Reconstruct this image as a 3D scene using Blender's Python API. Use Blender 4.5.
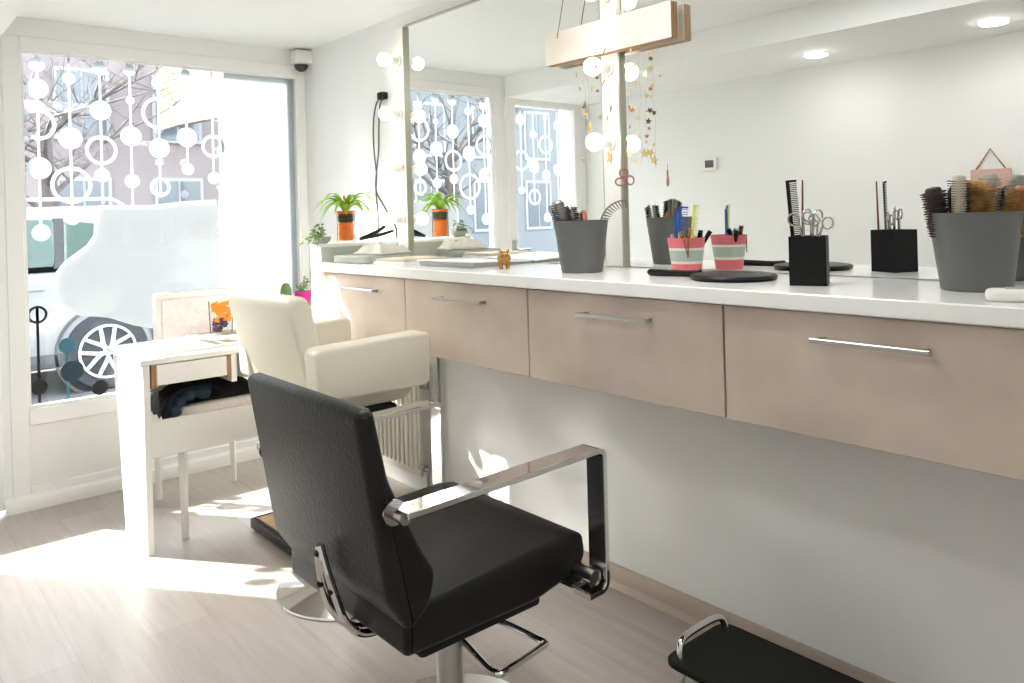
import bpy, bmesh, math, random
from mathutils import Vector, Matrix, Euler
PI = math.pi
random.seed(7)
sc = bpy.context.scene
for o in list(bpy.data.objects): bpy.data.objects.remove(o)

# ------------------------------------------------------------------ camera
cam_d = bpy.data.cameras.new('camera'); cam = bpy.data.objects.new('camera', cam_d)
sc.collection.objects.link(cam); sc.camera = cam
YAW, ROLL, F = .7087, -.0269, 782.6
c_, s_ = math.cos(YAW), math.sin(YAW)
rt = Vector((c_, -s_, 0)); fw = Vector((s_, c_, 0)); up = Vector((0, 0, 1))
r2 = rt*math.cos(ROLL) + up*math.sin(ROLL); u2 = -rt*math.sin(ROLL) + up*math.cos(ROLL)
m = Matrix((r2, u2, -fw)).transposed().to_4x4(); m.translation = Vector((-2.0277, 0, 1.28))
cam.matrix_world = m
cam_d.sensor_width = 36; cam_d.lens = F/1024*36; cam_d.shift_y = -127.2/1024; cam_d.clip_start = .02; cam_d.clip_end = 200
# ------------------------------------------------------------------ world, sun, exposure
w = bpy.data.worlds.new('sky'); sc.world = w; w.use_nodes = True
nt = w.node_tree; bg = nt.nodes['Background']
sky = nt.nodes.new('ShaderNodeTexSky'); sky.sky_type = 'NISHITA'; sky.sun_disc = False
sky.sun_elevation = math.radians(36); sky.sun_rotation = math.radians(-38); sky.air_density = 1.0; sky.dust_density = 2.5
hs = nt.nodes.new('ShaderNodeHueSaturation'); hs.inputs['Saturation'].default_value = .35
nt.links.new(sky.outputs[0], hs.inputs['Color']); nt.links.new(hs.outputs[0], bg.inputs['Color']); bg.inputs['Strength'].default_value = 1.6
sd = bpy.data.lights.new('sun', 'SUN'); sd.energy = 19; sd.angle = math.radians(.6); sd.color = (1, .985, .965)
sun = bpy.data.objects.new('sun', sd); sc.collection.objects.link(sun)
SUN = Vector((.60*.81, -.80*.81, -.586))
sun.rotation_euler = SUN.to_track_quat('-Z', 'Y').to_euler(); sun.location = (-4, 9, 8)
sc.view_settings.view_transform = 'Standard'; sc.view_settings.look = 'None'
sc.view_settings.exposure = 0.78; sc.view_settings.gamma = 1; sc.view_settings.use_curve_mapping = False

# ------------------------------------------------------------------ materials
def srgb(r, g, b):
    f = lambda v: (v/255/12.92) if v/255 <= .04045 else ((v/255+.055)/1.055)**2.4
    return (f(r), f(g), f(b), 1)
def mat(name, col, rough=.5, metal=0, spec=.5, emit=None, es=0, noise=None, bump=None, coat=0, trans=0, ior=1.45, sheen=0):
    m = bpy.data.materials.new(name); m.use_nodes = True; n = m.node_tree; b = n.nodes['Principled BSDF']
    b.inputs['Base Color'].default_value = col; b.inputs['Roughness'].default_value = rough; b.inputs['Metallic'].default_value = metal
    b.inputs['Specular IOR Level'].default_value = spec; b.inputs['Coat Weight'].default_value = coat; b.inputs['Coat Roughness'].default_value = .1
    b.inputs['Transmission Weight'].default_value = trans; b.inputs['IOR'].default_value = ior; b.inputs['Sheen Weight'].default_value = sheen
    if emit: b.inputs['Emission Color'].default_value = emit; b.inputs['Emission Strength'].default_value = es
    tc = n.nodes.new('ShaderNodeTexCoord')
    if noise:                                   # (scale, second colour, [xyz stretch])
        t = n.nodes.new('ShaderNodeTexNoise'); t.inputs['Scale'].default_value = noise[0]; t.inputs['Detail'].default_value = 6
        mp = n.nodes.new('ShaderNodeMapping'); mp.inputs['Scale'].default_value = noise[2] if len(noise) > 2 else (1, 1, 1)
        cr = n.nodes.new('ShaderNodeValToRGB'); cr.color_ramp.elements[0].position = .35; cr.color_ramp.elements[1].position = .65
        cr.color_ramp.elements[0].color = col; cr.color_ramp.elements[1].color = noise[1]
        n.links.new(tc.outputs['Object'], mp.inputs[0]); n.links.new(mp.outputs[0], t.inputs['Vector'])
        n.links.new(t.outputs['Fac'], cr.inputs[0]); n.links.new(cr.outputs[0], b.inputs['Base Color'])
    if bump:                                    # (scale, strength)
        t = n.nodes.new('ShaderNodeTexNoise'); t.inputs['Scale'].default_value = bump[0]; t.inputs['Detail'].default_value = 4
        bn = n.nodes.new('ShaderNodeBump'); bn.inputs['Strength'].default_value = bump[1]; bn.inputs['Distance'].default_value = .002
        n.links.new(tc.outputs['Object'], t.inputs['Vector']); n.links.new(t.outputs['Fac'], bn.inputs['Height']); n.links.new(bn.outputs[0], b.inputs['Normal'])
    return m
M = {}
M['wall'] = mat('wall_paint', srgb(240, 240, 238), .6, bump=(180, .08))
M['ceil'] = mat('ceiling_paint', srgb(243, 243, 241), .7)
M['white'] = mat('white_lacquer', srgb(238, 236, 230), .35)
M['frame'] = mat('window_frame_white', srgb(242, 241, 238), .3)
M['panel'] = mat('panel_white', srgb(240, 237, 231), .35)
M['lowwall'] = mat('glossy_wall_panel', srgb(250, 250, 248), .2, coat=.3, noise=(.9, srgb(248, 247, 244)))
M['worktop'] = mat('worktop_white', srgb(248, 247, 243), .16, spec=.4)
M['drawer'] = mat('drawer_stone_laminate', srgb(208, 191, 175), .38, noise=(4.5, srgb(194, 175, 159)), bump=(60, .1))
M['gap'] = mat('drawer_carcass', srgb(92, 76, 60), .6)
M['steel'] = mat('brushed_steel', (.5, .49, .48, 1), .28, 1)
M['chrome'] = mat('chrome', (.78, .78, .78, 1), .06, 1)
M['chrome2'] = mat('satin_chrome', (.42, .41, .40, 1), .22, 1)
M['alu'] = mat('mirror_edge_aluminium', srgb(176, 174, 155), .35, .6)
M['black_leather'] = mat('black_leather', srgb(24, 23, 23), .4, bump=(85, .9), spec=.4)
M['black_soft'] = mat('black_vinyl_seat', srgb(22, 22, 21), .38, bump=(60, .2), spec=.35)
M['cream'] = mat('cream_leather', srgb(226, 220, 200), .42, bump=(70, .15))
M['black'] = mat('black_plastic', srgb(12, 12, 12), .38, spec=.3)
M['blackm'] = mat('black_matte', srgb(20, 20, 19), .6, spec=.3)
M['rubber'] = mat('black_rubber', srgb(30, 30, 29), .55)
M['grey'] = mat('grey_plastic_bucket', srgb(98, 99, 96), .42)
M['tan'] = mat('tan_insert', srgb(214, 178, 126), .55, noise=(20, srgb(198, 160, 108)))
M['pink'] = mat('pink_paper', srgb(226, 116, 120), .5)
M['cupwhite'] = mat('white_paper', srgb(232, 226, 216), .5)
M['cupgreen'] = mat('pale_green_paper', srgb(178, 190, 178), .5)
M['blue'] = mat('blue_plastic', srgb(22, 84, 160), .35)
M['yellow'] = mat('pale_yellow_plastic', srgb(222, 228, 120), .35)
M['yellow2'] = mat('yellow_plastic', srgb(240, 210, 20), .35)
M['bristle_tan'] = mat('tan_bristles', srgb(214, 176, 112), .7, noise=(60, srgb(160, 120, 70)))
M['bristle_dark'] = mat('dark_bristles', srgb(40, 34, 32), .6)
M['ceramic'] = mat('ceramic_barrel', srgb(196, 184, 164), .35)
M['beigecomb'] = mat('beige_comb', srgb(128, 118, 104), .4)
M['wood'] = mat('warm_wood', srgb(176, 112, 62), .4, noise=(8, srgb(150, 90, 46), (1, 1, 6)))
M['woodedge'] = mat('oak_edge', srgb(172, 132, 92), .6, noise=(14, srgb(146, 108, 72), (8, 1, 1)))
M['boardcream'] = mat('cream_board', srgb(246, 240, 228), .6, noise=(3, srgb(230, 218, 196)))
M['orange'] = mat('orange_sand', srgb(250, 136, 56), .5, noise=(30, srgb(242, 112, 36)))
M['soil'] = mat('dark_soil', srgb(52, 44, 34), .8, noise=(40, srgb(92, 84, 66)))
M['leaf'] = mat('leaf_green', srgb(158, 200, 60), .5, noise=(9, srgb(120, 172, 48)))
M['leaf2'] = mat('leaf_sage', srgb(120, 146, 84), .5)
M['cactus'] = mat('cactus_green', srgb(92, 118, 74), .6, bump=(120, .6))
M['magenta'] = mat('magenta_pot', srgb(214, 42, 140), .35)
M['greycase'] = mat('grey_case', srgb(176, 178, 166), .5)
M['towel'] = mat('cream_towel', srgb(222, 218, 204), .9, bump=(200, .6))
M['paper'] = mat('paper_white', srgb(240, 238, 234), .4)
M['papergrey'] = mat('binder_grey', srgb(172, 172, 170), .5)
M['printed'] = mat('printed_page', srgb(214, 202, 182), .4, noise=(26, srgb(120, 106, 92)))
M['gold'] = mat('gold_metal', srgb(176, 134, 70), .22, .9)
M['goldglit'] = mat('gold_glitter', srgb(226, 200, 140), .45, .4)
M['rose'] = mat('rose_metal', srgb(176, 124, 116), .35, .5)
M['darkcloth'] = mat('black_cloth', srgb(14, 14, 16), .9)
M['navycloth'] = mat('navy_cloth', srgb(34, 52, 66), .85)
M['floral'] = mat('floral_upholstery', srgb(246, 236, 230), .8, noise=(34, srgb(234, 222, 217)))
M['flower'] = mat('orange_petals', srgb(246, 150, 40), .6)
M['flower2'] = mat('purple_petals', srgb(104, 66, 104), .6)
M['cable'] = mat('grey_cable', srgb(86, 84, 80), .5)
M['rad'] = mat('radiator_enamel', srgb(232, 228, 216), .3)
M['dome'] = mat('smoked_dome', srgb(54, 56, 58), .12)
M['bulb'] = mat('lit_bulb', (1, 1, 1, 1), .3, emit=(1, .95, .86, 1), es=6)
M['fill_glow'] = mat('fill_panel_glow', (1, 1, 1, 1), .4, emit=(.97, .98, 1, 1), es=6.8)  # emission of the added fill panels
M['down'] = mat('lit_downlight', (1, 1, 1, 1), .3, emit=(1, .98, .95, 1), es=30)
M['decalblack'] = mat('black_vinyl', srgb(20, 22, 24), .5)
M['decalteal'] = mat('teal_vinyl', srgb(64, 118, 138), .5)
M['decalteal2'] = mat('dark_teal_vinyl', srgb(36, 60, 72), .5)
M['railblue'] = mat('blue_grey_rail', srgb(150, 170, 176), .4)
M['lcd'] = mat('lcd_grey', srgb(96, 106, 110), .2)
M['carpaint'] = mat('car_white_paint', srgb(112, 113, 113), .2, coat=.5)
M['carglass'] = mat('car_tinted_glass', srgb(58, 78, 72), .04, spec=.8)
M['tyre'] = mat('tyre_rubber', srgb(40, 42, 46), .8)
M['alloy'] = mat('alloy_rim', srgb(206, 208, 208), .3, .4)
M['cartrim'] = mat('car_trim_dark', srgb(58, 58, 58), .6)
M['road'] = mat('asphalt', srgb(92, 91, 90), .9, noise=(6, srgb(82, 81, 80)))
M['pave'] = mat('pavement', srgb(112, 111, 109), .9, noise=(5, srgb(102, 101, 99)))
M['bark'] = mat('bark', srgb(96, 88, 84), .9, noise=(5, srgb(72, 66, 62), (3, 3, .6)))
M['fac_pink'] = mat('pink_render', srgb(132, 120, 118), .8, noise=(.6, srgb(120, 110, 109)))
M['fac_white'] = mat('pale_render', srgb(146, 145, 143), .8)
M['fac_blue'] = mat('bluish_render', srgb(104, 108, 111), .8)
M['facglass'] = mat('facade_window_glass', srgb(84, 90, 96), .1)
M['beige'] = mat('cream_awning', srgb(170, 158, 132), .7)

def glassmat(name, tint=(1, 1, 1, 1), g=1.3):
    m = bpy.data.materials.new(name); m.use_nodes = True; n = m.node_tree; n.nodes.clear()
    out = n.nodes.new('ShaderNodeOutputMaterial'); mx = n.nodes.new('ShaderNodeMixShader'); tr = n.nodes.new('ShaderNodeBsdfTransparent'); gl = n.nodes.new('ShaderNodeBsdfGlossy')
    fr = n.nodes.new('ShaderNodeFresnel'); fr.inputs['IOR'].default_value = g
    tr.inputs[0].default_value = tint; gl.inputs['Roughness'].default_value = .02
    n.links.new(fr.outputs[0], mx.inputs[0]); n.links.new(tr.outputs[0], mx.inputs[1]); n.links.new(gl.outputs[0], mx.inputs[2]); n.links.new(mx.outputs[0], out.inputs[0])
    return m
M['glass'] = glassmat('window_glass', (.96, .98, .98, 1))
M['vase'] = glassmat('vase_glass', (.95, .97, .965, 1), 1.08)
def filmmat(nm, tint, fac):
    m = bpy.data.materials.new(nm); m.use_nodes = True; n = m.node_tree; n.nodes.clear()
    out = n.nodes.new('ShaderNodeOutputMaterial'); mx = n.nodes.new('ShaderNodeMixShader'); mx2 = n.nodes.new('ShaderNodeMixShader')
    tr = n.nodes.new('ShaderNodeBsdfTransparent'); tl = n.nodes.new('ShaderNodeBsdfTranslucent'); df = n.nodes.new('ShaderNodeBsdfDiffuse')
    tl.inputs[0].default_value = tint; df.inputs[0].default_value = (.74, .77, .79, 1)
    mx2.inputs[0].default_value = .45; mx.inputs[0].default_value = fac
    n.links.new(tl.outputs[0], mx2.inputs[1]); n.links.new(df.outputs[0], mx2.inputs[2])
    n.links.new(tr.outputs[0], mx.inputs[1]); n.links.new(mx2.outputs[0], mx.inputs[2]); n.links.new(mx.outputs[0], out.inputs[0])
    return m
M['film'] = filmmat('frosted_film', (.21, .212, .215, 1), .86)
M['film2'] = filmmat('dense_frosted_film', (.40, .40, .398, 1), .92)
def vinyl():
    m = bpy.data.materials.new('white_vinyl'); m.use_nodes = True; n = m.node_tree; n.nodes.clear()
    out = n.nodes.new('ShaderNodeOutputMaterial'); mx = n.nodes.new('ShaderNodeMixShader'); tl = n.nodes.new('ShaderNodeBsdfTranslucent'); df = n.nodes.new('ShaderNodeBsdfDiffuse')
    tl.inputs[0].default_value = df.inputs[0].default_value = (.66, .69, .72, 1); mx.inputs[0].default_value = .35
    n.links.new(tl.outputs[0], mx.inputs[1]); n.links.new(df.outputs[0], mx.inputs[2]); n.links.new(mx.outputs[0], out.inputs[0]); return m
M['decal'] = vinyl()
def mirrormat():
    m = bpy.data.materials.new('mirror_silver'); m.use_nodes = True; n = m.node_tree; n.nodes.clear()
    out = n.nodes.new('ShaderNodeOutputMaterial'); gl = n.nodes.new('ShaderNodeBsdfGlossy'); gl.inputs['Roughness'].default_value = 0
    gl.inputs[0].default_value = (.93, .945, .93, 1); n.links.new(gl.outputs[0], out.inputs[0]); return m
M['mirror'] = mirrormat()
def floormat():
    m = bpy.data.materials.new('laminate_planks'); m.use_nodes = True; n = m.node_tree; b = n.nodes['Principled BSDF']; b.inputs['Roughness'].default_value = .32
    tc = n.nodes.new('ShaderNodeTexCoord'); mp = n.nodes.new('ShaderNodeMapping'); mp.inputs['Rotation'].default_value = (0, 0, PI/2)
    br = n.nodes.new('ShaderNodeTexBrick'); br.inputs['Scale'].default_value = 1; br.inputs['Brick Width'].default_value = 1.3; br.inputs['Row Height'].default_value = .19
    br.inputs['Mortar Size'].default_value = .0015; br.inputs['Color1'].default_value = srgb(184, 176, 168); br.inputs['Color2'].default_value = srgb(174, 164, 155)
    br.inputs['Mortar'].default_value = srgb(170, 156, 144); br.offset = .37
    mp2 = n.nodes.new('ShaderNodeMapping'); mp2.inputs['Scale'].default_value = (9, .7, 1)
    no = n.nodes.new('ShaderNodeTexNoise'); no.inputs['Scale'].default_value = 4; no.inputs['Detail'].default_value = 8; no.inputs['Roughness'].default_value = .65
    cr = n.nodes.new('ShaderNodeValToRGB'); cr.color_ramp.elements[0].position = .3; cr.color_ramp.elements[0].color = (.78, .76, .74, 1); cr.color_ramp.elements[1].position = .65; cr.color_ramp.elements[1].color = (1, 1, 1, 1)
    mx = n.nodes.new('ShaderNodeMixRGB'); mx.blend_type = 'MULTIPLY'; mx.inputs[0].default_value = .8
    L = n.links.new
    L(tc.outputs['Object'], mp.inputs[0]); L(mp.outputs[0], br.inputs['Vector']); L(tc.outputs['Object'], mp2.inputs[0]); L(mp2.outputs[0], no.inputs['Vector'])
    L(no.outputs['Fac'], cr.inputs[0]); L(br.outputs['Color'], mx.inputs[1]); L(cr.outputs[0], mx.inputs[2]); L(mx.outputs[0], b.inputs['Base Color'])
    return m
M['floor'] = floormat()
M['basewood'] = mat('baseboard_laminate', srgb(200, 186, 170), .4, noise=(3, srgb(184, 168, 150), (6, .6, 6)))

# ------------------------------------------------------------------ geometry helpers
class MB:
    """collects shapes; build() links them as ONE mesh object (coordinates are world unless a parent is given, then local to it)"""
    def __init__(s): s.bm = bmesh.new()
    def _xf(s, vs, M_):
        if M_ is not None: bmesh.ops.transform(s.bm, matrix=M_, verts=vs)
    def box(s, x0, x1, y0, y1, z0, z1, bev=0, seg=2, M_=None):
        r = bmesh.ops.create_cube(s.bm, size=1); vs = r['verts']
        bmesh.ops.transform(s.bm, matrix=Matrix.Translation(((x0+x1)/2, (y0+y1)/2, (z0+z1)/2)) @ Matrix.Diagonal((x1-x0, y1-y0, z1-z0, 1)), verts=vs)
        if bev:
            es = list({e for v in vs for e in v.link_edges})
            g = bmesh.ops.bevel(s.bm, geom=es, offset=bev, segments=seg, affect='EDGES', profile=.5); vs = list({v for f in g['faces'] for v in f.verts} | {v for v in vs if v.is_valid})
        s._xf(vs, M_); return s
    def prism(s, pts, a, b, axis='y', bev=0, seg=2, M_=None):
        """pts outline in the two other axes (x,z for y; x,y for z; y,z for x), extruded a..b"""
        def P(p, t): return {'y': (p[0], t, p[1]), 'z': (p[0], p[1], t), 'x': (t, p[0], p[1])}[axis]
        A = [s.bm.verts.new(P(p, a)) for p in pts]; B = [s.bm.verts.new(P(p, b)) for p in pts]; n = len(pts)
        f = [s.bm.faces.new(A), s.bm.faces.new(B[::-1])] + [s.bm.faces.new((A[i], B[i], B[(i+1) % n], A[(i+1) % n])) for i in range(n)]
        bmesh.ops.recalc_face_normals(s.bm, faces=f); vs = A+B
        if bev:
            es = list({e for ff in f[:2] for e in ff.edges})
            g = bmesh.ops.bevel(s.bm, geom=es, offset=bev, segments=seg, affect='EDGES', profile=.5); vs = list({v for ff in g['faces'] for v in ff.verts} | {v for v in vs if v.is_valid})
        s._xf(vs, M_); return s
    def lathe(s, prof, c=(0, 0, 0), n=32, M_=None, cap=True):
        rings = []; allv = []
        for r, z in prof:
            if r < 1e-5: v = s.bm.verts.new((c[0], c[1], c[2]+z)); rings.append([v]); allv.append(v)
            else:
                R = [s.bm.verts.new((c[0]+r*math.cos(2*PI*i/n), c[1]+r*math.sin(2*PI*i/n), c[2]+z)) for i in range(n)]; rings.append(R); allv += R
        fs = []
        for a, b in zip(rings, rings[1:]):
            for i in range(n):
                j = (i+1) % n
                if len(a) == 1 and len(b) == 1: continue
                if len(a) == 1: fs.append(s.bm.faces.new((a[0], b[i], b[j])))
                elif len(b) == 1: fs.append(s.bm.faces.new((a[i], a[j], b[0])))
                else: fs.append(s.bm.faces.new((a[i], a[j], b[j], b[i])))
        if cap:
            if len(rings[0]) > 1: fs.append(s.bm.faces.new(rings[0][::-1]))
            if len(rings[-1]) > 1: fs.append(s.bm.faces.new(rings[-1]))
        bmesh.ops.recalc_face_normals(s.bm, faces=fs)
        s._xf(allv, M_); return s
    def tube(s, pts, r, n=10, closed=False, M_=None, flat=None):
        """round tube (r number or list) along pts; flat=(w,h) gives a rectangular bar"""
        pts = [Vector(p) for p in pts]; N = len(pts); rr = r if isinstance(r, (list, tuple)) else [r]*N
        rings = []; prev = None; allv = []
        for i, p in enumerate(pts):
            a = pts[(i-1) % N] if (closed or i) else p; b = pts[(i+1) % N] if (closed or i < N-1) else p
            t = (b-a).normalized()
            if prev is None:
                k = Vector((0, 0, 1)) if abs(t.z) < .9 else Vector((1, 0, 0)); nrm = (k - t*k.dot(t)).normalized()
            else: nrm = (prev - t*prev.dot(t)).normalized()
            prev = nrm; bn = t.cross(nrm)
            R = [s.bm.verts.new(p + (nrm*math.cos(2*PI*k/n)+bn*math.sin(2*PI*k/n))*rr[i]) for k in range(n)]
            rings.append(R); allv += R
        fs = []
        L = N if closed else N-1
        for i in range(L):
            a, b = rings[i], rings[(i+1) % N]
            for k in range(n): fs.append(s.bm.faces.new((a[k], a[(k+1) % n], b[(k+1) % n], b[k])))
        if not closed: fs.append(s.bm.faces.new(rings[0][::-1])); fs.append(s.bm.faces.new(rings[-1]))
        bmesh.ops.recalc_face_normals(s.bm, faces=fs); s._xf(allv, M_); return s
    def ball(s, c, r, sub=2, sx=1, sy=1, sz=1, M_=None):
        g = bmesh.ops.create_icosphere(s.bm, subdivisions=sub, radius=1); vs = g['verts']
        bmesh.ops.transform(s.bm, matrix=Matrix.Translation(c) @ Matrix.Diagonal((r*sx, r*sy, r*sz, 1)), verts=vs); s._xf(vs, M_); return s
    def bar(s, prof, width0, width1, thick, bev=0, M_=None):
        """flat bar whose centre line prof (x,z) is thickened by thick and spans y width0..width1"""
        ps = [Vector((p[0], p[1])) for p in prof]; up_, dn = [], []
        for i, p in enumerate(ps):
            a = ps[max(0, i-1)]; b = ps[min(len(ps)-1, i+1)]; t = (b-a).normalized(); nn = Vector((-t.y, t.x))*thick/2
            up_.append(p+nn); dn.append(p-nn)
        return s.prism([tuple(p) for p in up_+dn[::-1]], width0, width1, 'y', bev, 1, M_)
    def face(s, pts):
        s.bm.faces.new([s.bm.verts.new(p) for p in pts]); return s
    def build(s, name, material, parent=None, smooth=True, ang=35):
        me = bpy.data.meshes.new(name); s.bm.normal_update(); s.bm.to_mesh(me); s.bm.free()
        mats = material if isinstance(material, list) else [material]
        for k in mats: me.materials.append(k)
        o = bpy.data.objects.new(name, me); sc.collection.objects.link(o)
        if smooth:
            me.polygons.foreach_set('use_smooth', [True]*len(me.polygons))
            bmx = bmesh.new(); bmx.from_mesh(me); lim = math.radians(ang)
            for e in bmx.edges:
                if len(e.link_faces) == 2 and e.calc_face_angle(0) > lim: e.smooth = False
            bmx.to_mesh(me); bmx.free()
        if parent: o.parent = parent
        return o
def tag(o, label=None, cat=None, group=None, kind=None):
    if label: o['label'] = label
    if cat: o['category'] = cat
    if group: o['group'] = group
    if kind: o['kind'] = kind
    return o
def thing(name, loc, label, cat, group=None, rz=0, rot=None):
    o = bpy.data.objects.new(name, None); o.empty_display_size = .05; sc.collection.objects.link(o)
    o.location = loc; o.rotation_euler = rot if rot else (0, 0, rz); return tag(o, label, cat, group)
def copy_tree(o, parent=None):
    c = o.copy(); sc.collection.objects.link(c); c.parent = parent
    for ch in list(o.children): copy_tree(ch, c)
    return c
def struct(o): o['kind'] = 'structure'; return o
def arc(cx, cz, r, a0, a1, n=8): return [(cx+r*math.cos(math.radians(a0+(a1-a0)*i/n)), cz+r*math.sin(math.radians(a0+(a1-a0)*i/n))) for i in range(n+1)]

# ================================================================== THE ROOM
L = 4.152; H = 2.24; W = 2.3; BK = -2.4; ZC = 1.09
struct(MB().box(-W-.1, .1, BK-.1, L+.15, -.08, 0).build('floor', M['floor']))
struct(MB().box(-W-.1, .1, BK-.1, L+.12, H, H+.08).build('ceiling', M['ceil']))
struct(MB().box(0, .1, BK-.1, L+.12, 0, H).build('wall_right', M['wall']))
struct(MB().box(-W-.1, -W, BK-.1, L+.12, 0, H).build('wall_left', M['wall']))
struct(MB().box(-W, 0, BK-.1, BK, 0, H).build('wall_back', M['wall']))
# beam / soffit along the opposite wall
struct(MB().box(-W, -1.5, BK, L, 2.09, H).build('trim_1', M['ceil']))
# window wall: header, mullion post
wf = MB().box(-W, 0, L, L+.1, 2.155, H).box(-1.5, -1.468, L, L+.1, 0, 2.155).box(-W, -2.27, L, L+.1, 0, 2.155)
struct(wf.build('wall_front', M['wall']))
# window 1 with panel under it
win = MB().box(-1.468, -1.397, L-.006, L+.08, .0, 2.155, .004, 1).box(-.049, 0, L-.006, L+.08, 0, 2.155, .004, 1)
win.box(-1.397, -.049, L-.006, L+.08, 2.0925, 2.155, .004, 1).box(-1.397, -.049, L-.006, L+.08, .375, .4514, .004, 1).box(-1.397, -.049, L-.006, L+.08, .0, .10, .004, 1)
win.box(-1.397, -1.385, L+.0, L+.03, .4514, 2.0925).box(-.061, -.049, L, L+.03, .4514, 2.0925).box(-1.385, -.061, L, L+.03, .4514, .463).box(-1.385, -.061, L, L+.03, 2.081, 2.0925)
W1 = struct(win.build('window_1', M['frame']))
W1.location = (0, 0, 0)
MB().box(-1.397, -.049, L+.012, L+.05, .10, .375).build('lower_panel', M['panel'], W1)
MB().box(-1.397, -.049, L+.02, L+.026, .4514, 2.0925).build('glass_pane', M['glass'], W1)
tag(MB().box(-.115, -.055, L+.05, L+.1, .46, 2.09, .004).build('shutter_rail', M['railblue'], W1), 'blue grey vertical rail')
def disc(mb, x, z, r, y0, y1, n=28): mb.prism([(x+r*math.cos(2*PI*i/n), z+r*math.sin(2*PI*i/n)) for i in range(n)], y0, y1, 'y')
def ring(mb, x, z, r, t, y0, y1, n=36):
    for i in range(n):
        a, b = 2*PI*i/n, 2*PI*(i+1)/n
        mb.prism([(x+r*math.cos(a), z+r*math.sin(a)), (x+r*math.cos(b), z+r*math.sin(b)), (x+(r-t)*math.cos(b), z+(r-t)*math.sin(b)), (x+(r-t)*math.cos(a), z+(r-t)*math.sin(a))], y0, y1, 'y')
def string(x, els, ztop, y, mt, parent, tw=.008, lab=None, ringt=.017):
    mb = MB(); k = 0; zb = min(e[1]-(e[2] if e[0] == 'r' else 0) for e in els)
    cuts = []; top = ztop
    for e in sorted(els, key=lambda e: -e[1]):
        if e[0] == 'd':
            if top > e[1]+e[2]: cuts.append((e[1]+e[2]-.001, top))
            top = e[1]-e[2]+.001
        elif e[0] == 'r':
            if top > e[1]+e[2]: cuts.append((e[1]+e[2]-.001, top))
            cuts.append((e[1]-e[2]+ringt, e[1]+e[2]-ringt)); top = e[1]-e[2]+.001
        else: cuts.append((e[1], top)); top = e[1]
    for a, b in cuts: mb.prism([(x-tw/2, a), (x+tw/2, a), (x+tw/2, b), (x-tw/2, b)], y-.0008, y, 'y')
    for t, z, r in els:
        k += 1; d = .0003*k
        if t == 'd': disc(mb, x, z, r, y-.0008-d, y)
        elif t == 'r': ring(mb, x, z, r, ringt, y-.0008-d, y)
    o = mb.build('decal_string', mt, parent, smooth=False)
    if lab: o['label'] = lab
    return o
GY = L+.019
STR = [(-1.326, [('d', 2.032, .034), ('d', 1.921, .046), ('r', 1.755, .074), ('d', 1.552, .051), ('d', 1.253, .039)]),
 (-1.195, [('d', 1.980, .028), ('d', 1.696, .052), ('r', 1.474, .089), ('d', 1.318, .033)]),
 (-1.062, [('d', 2.041, .034), ('d', 1.837, .048), ('r', 1.644, .072), ('d', 1.523, .034), ('e', 1.383, 0)]),
 (-.927, [('d', 2.044, .029), ('d', 1.896, .020), ('d', 1.717, .049), ('d', 1.495, .035), ('e', 1.376, 0)]),
 (-.795, [('d', 1.992, .030), ('r', 1.840, .082), ('d', 1.663, .050), ('r', 1.465, .050)]),
 (-.657, [('d', 2.051, .026), ('d', 1.900, .026), ('d', 1.724, .051), ('d', 1.559, .031)]),
 (-.524, [('d', 2.005, .032), ('r', 1.682, .062), ('d', 1.514, .032)])]
for x, els in STR: string(x, els, 2.079, GY, M['decal'], W1, .011)
string(-1.35, [('e', .876+.04, 0), ('d', .542, .034), ('e', .47, 0)], .835, GY, M['decalblack'], W1, .012, 'black vinyl line with a dot')
mb = MB(); ring(mb, -1.35, .876, .041, .011, GY-.002, GY); tag(mb.build('ring_decal', M['decalblack'], W1, smooth=False), 'black vinyl ring')
string(-1.232, [('d', .719, .036), ('e', .47, 0)], .719, GY, M['decalteal'], W1, .014, 'teal vinyl line with a dot')
mb = MB(); disc(mb, -1.214, .596, .05, GY-.003, GY); tag(mb.build('dot_decal', M['decalteal2'], W1, smooth=False), 'dark teal vinyl dot')
mb = MB(); disc(mb, -1.097, .499, .036, GY-.002, GY); tag(mb.build('dot_decal', M['decalblack'], W1, smooth=False), 'black vinyl dot')
film2 = [(-.062, 2.08), (-.455, 2.08), (-.464, 2.026), (-.491, 1.822), (-.486, 1.61), (-.500, 1.35), (-.505, .70), (-.062, .70)]
film = [(-.5055, .70), (-.501, 1.35), (-.513, 1.40), (-.657, 1.395), (-.853, 1.375), (-1.08, 1.378), (-1.098, 1.33), (-1.105, 1.235), (-1.136, 1.188), (-1.235, 1.113), (-1.277, 1.055), (-1.272, .938), (-1.178, .854), (-1.049, .83), (-.938, .78), (-.798, .74)]
o = MB().prism(film, GY+.009, GY+.0097, 'y').build('frosted_film', M['film'], W1, smooth=False); tag(o, 'frosted white film on the glass')
o = MB().prism(film2, GY+.009, GY+.0097, 'y').build('frosted_film', M['film2'], W1, smooth=False); tag(o, 'bright dense white film on the right part of the glass')
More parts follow.
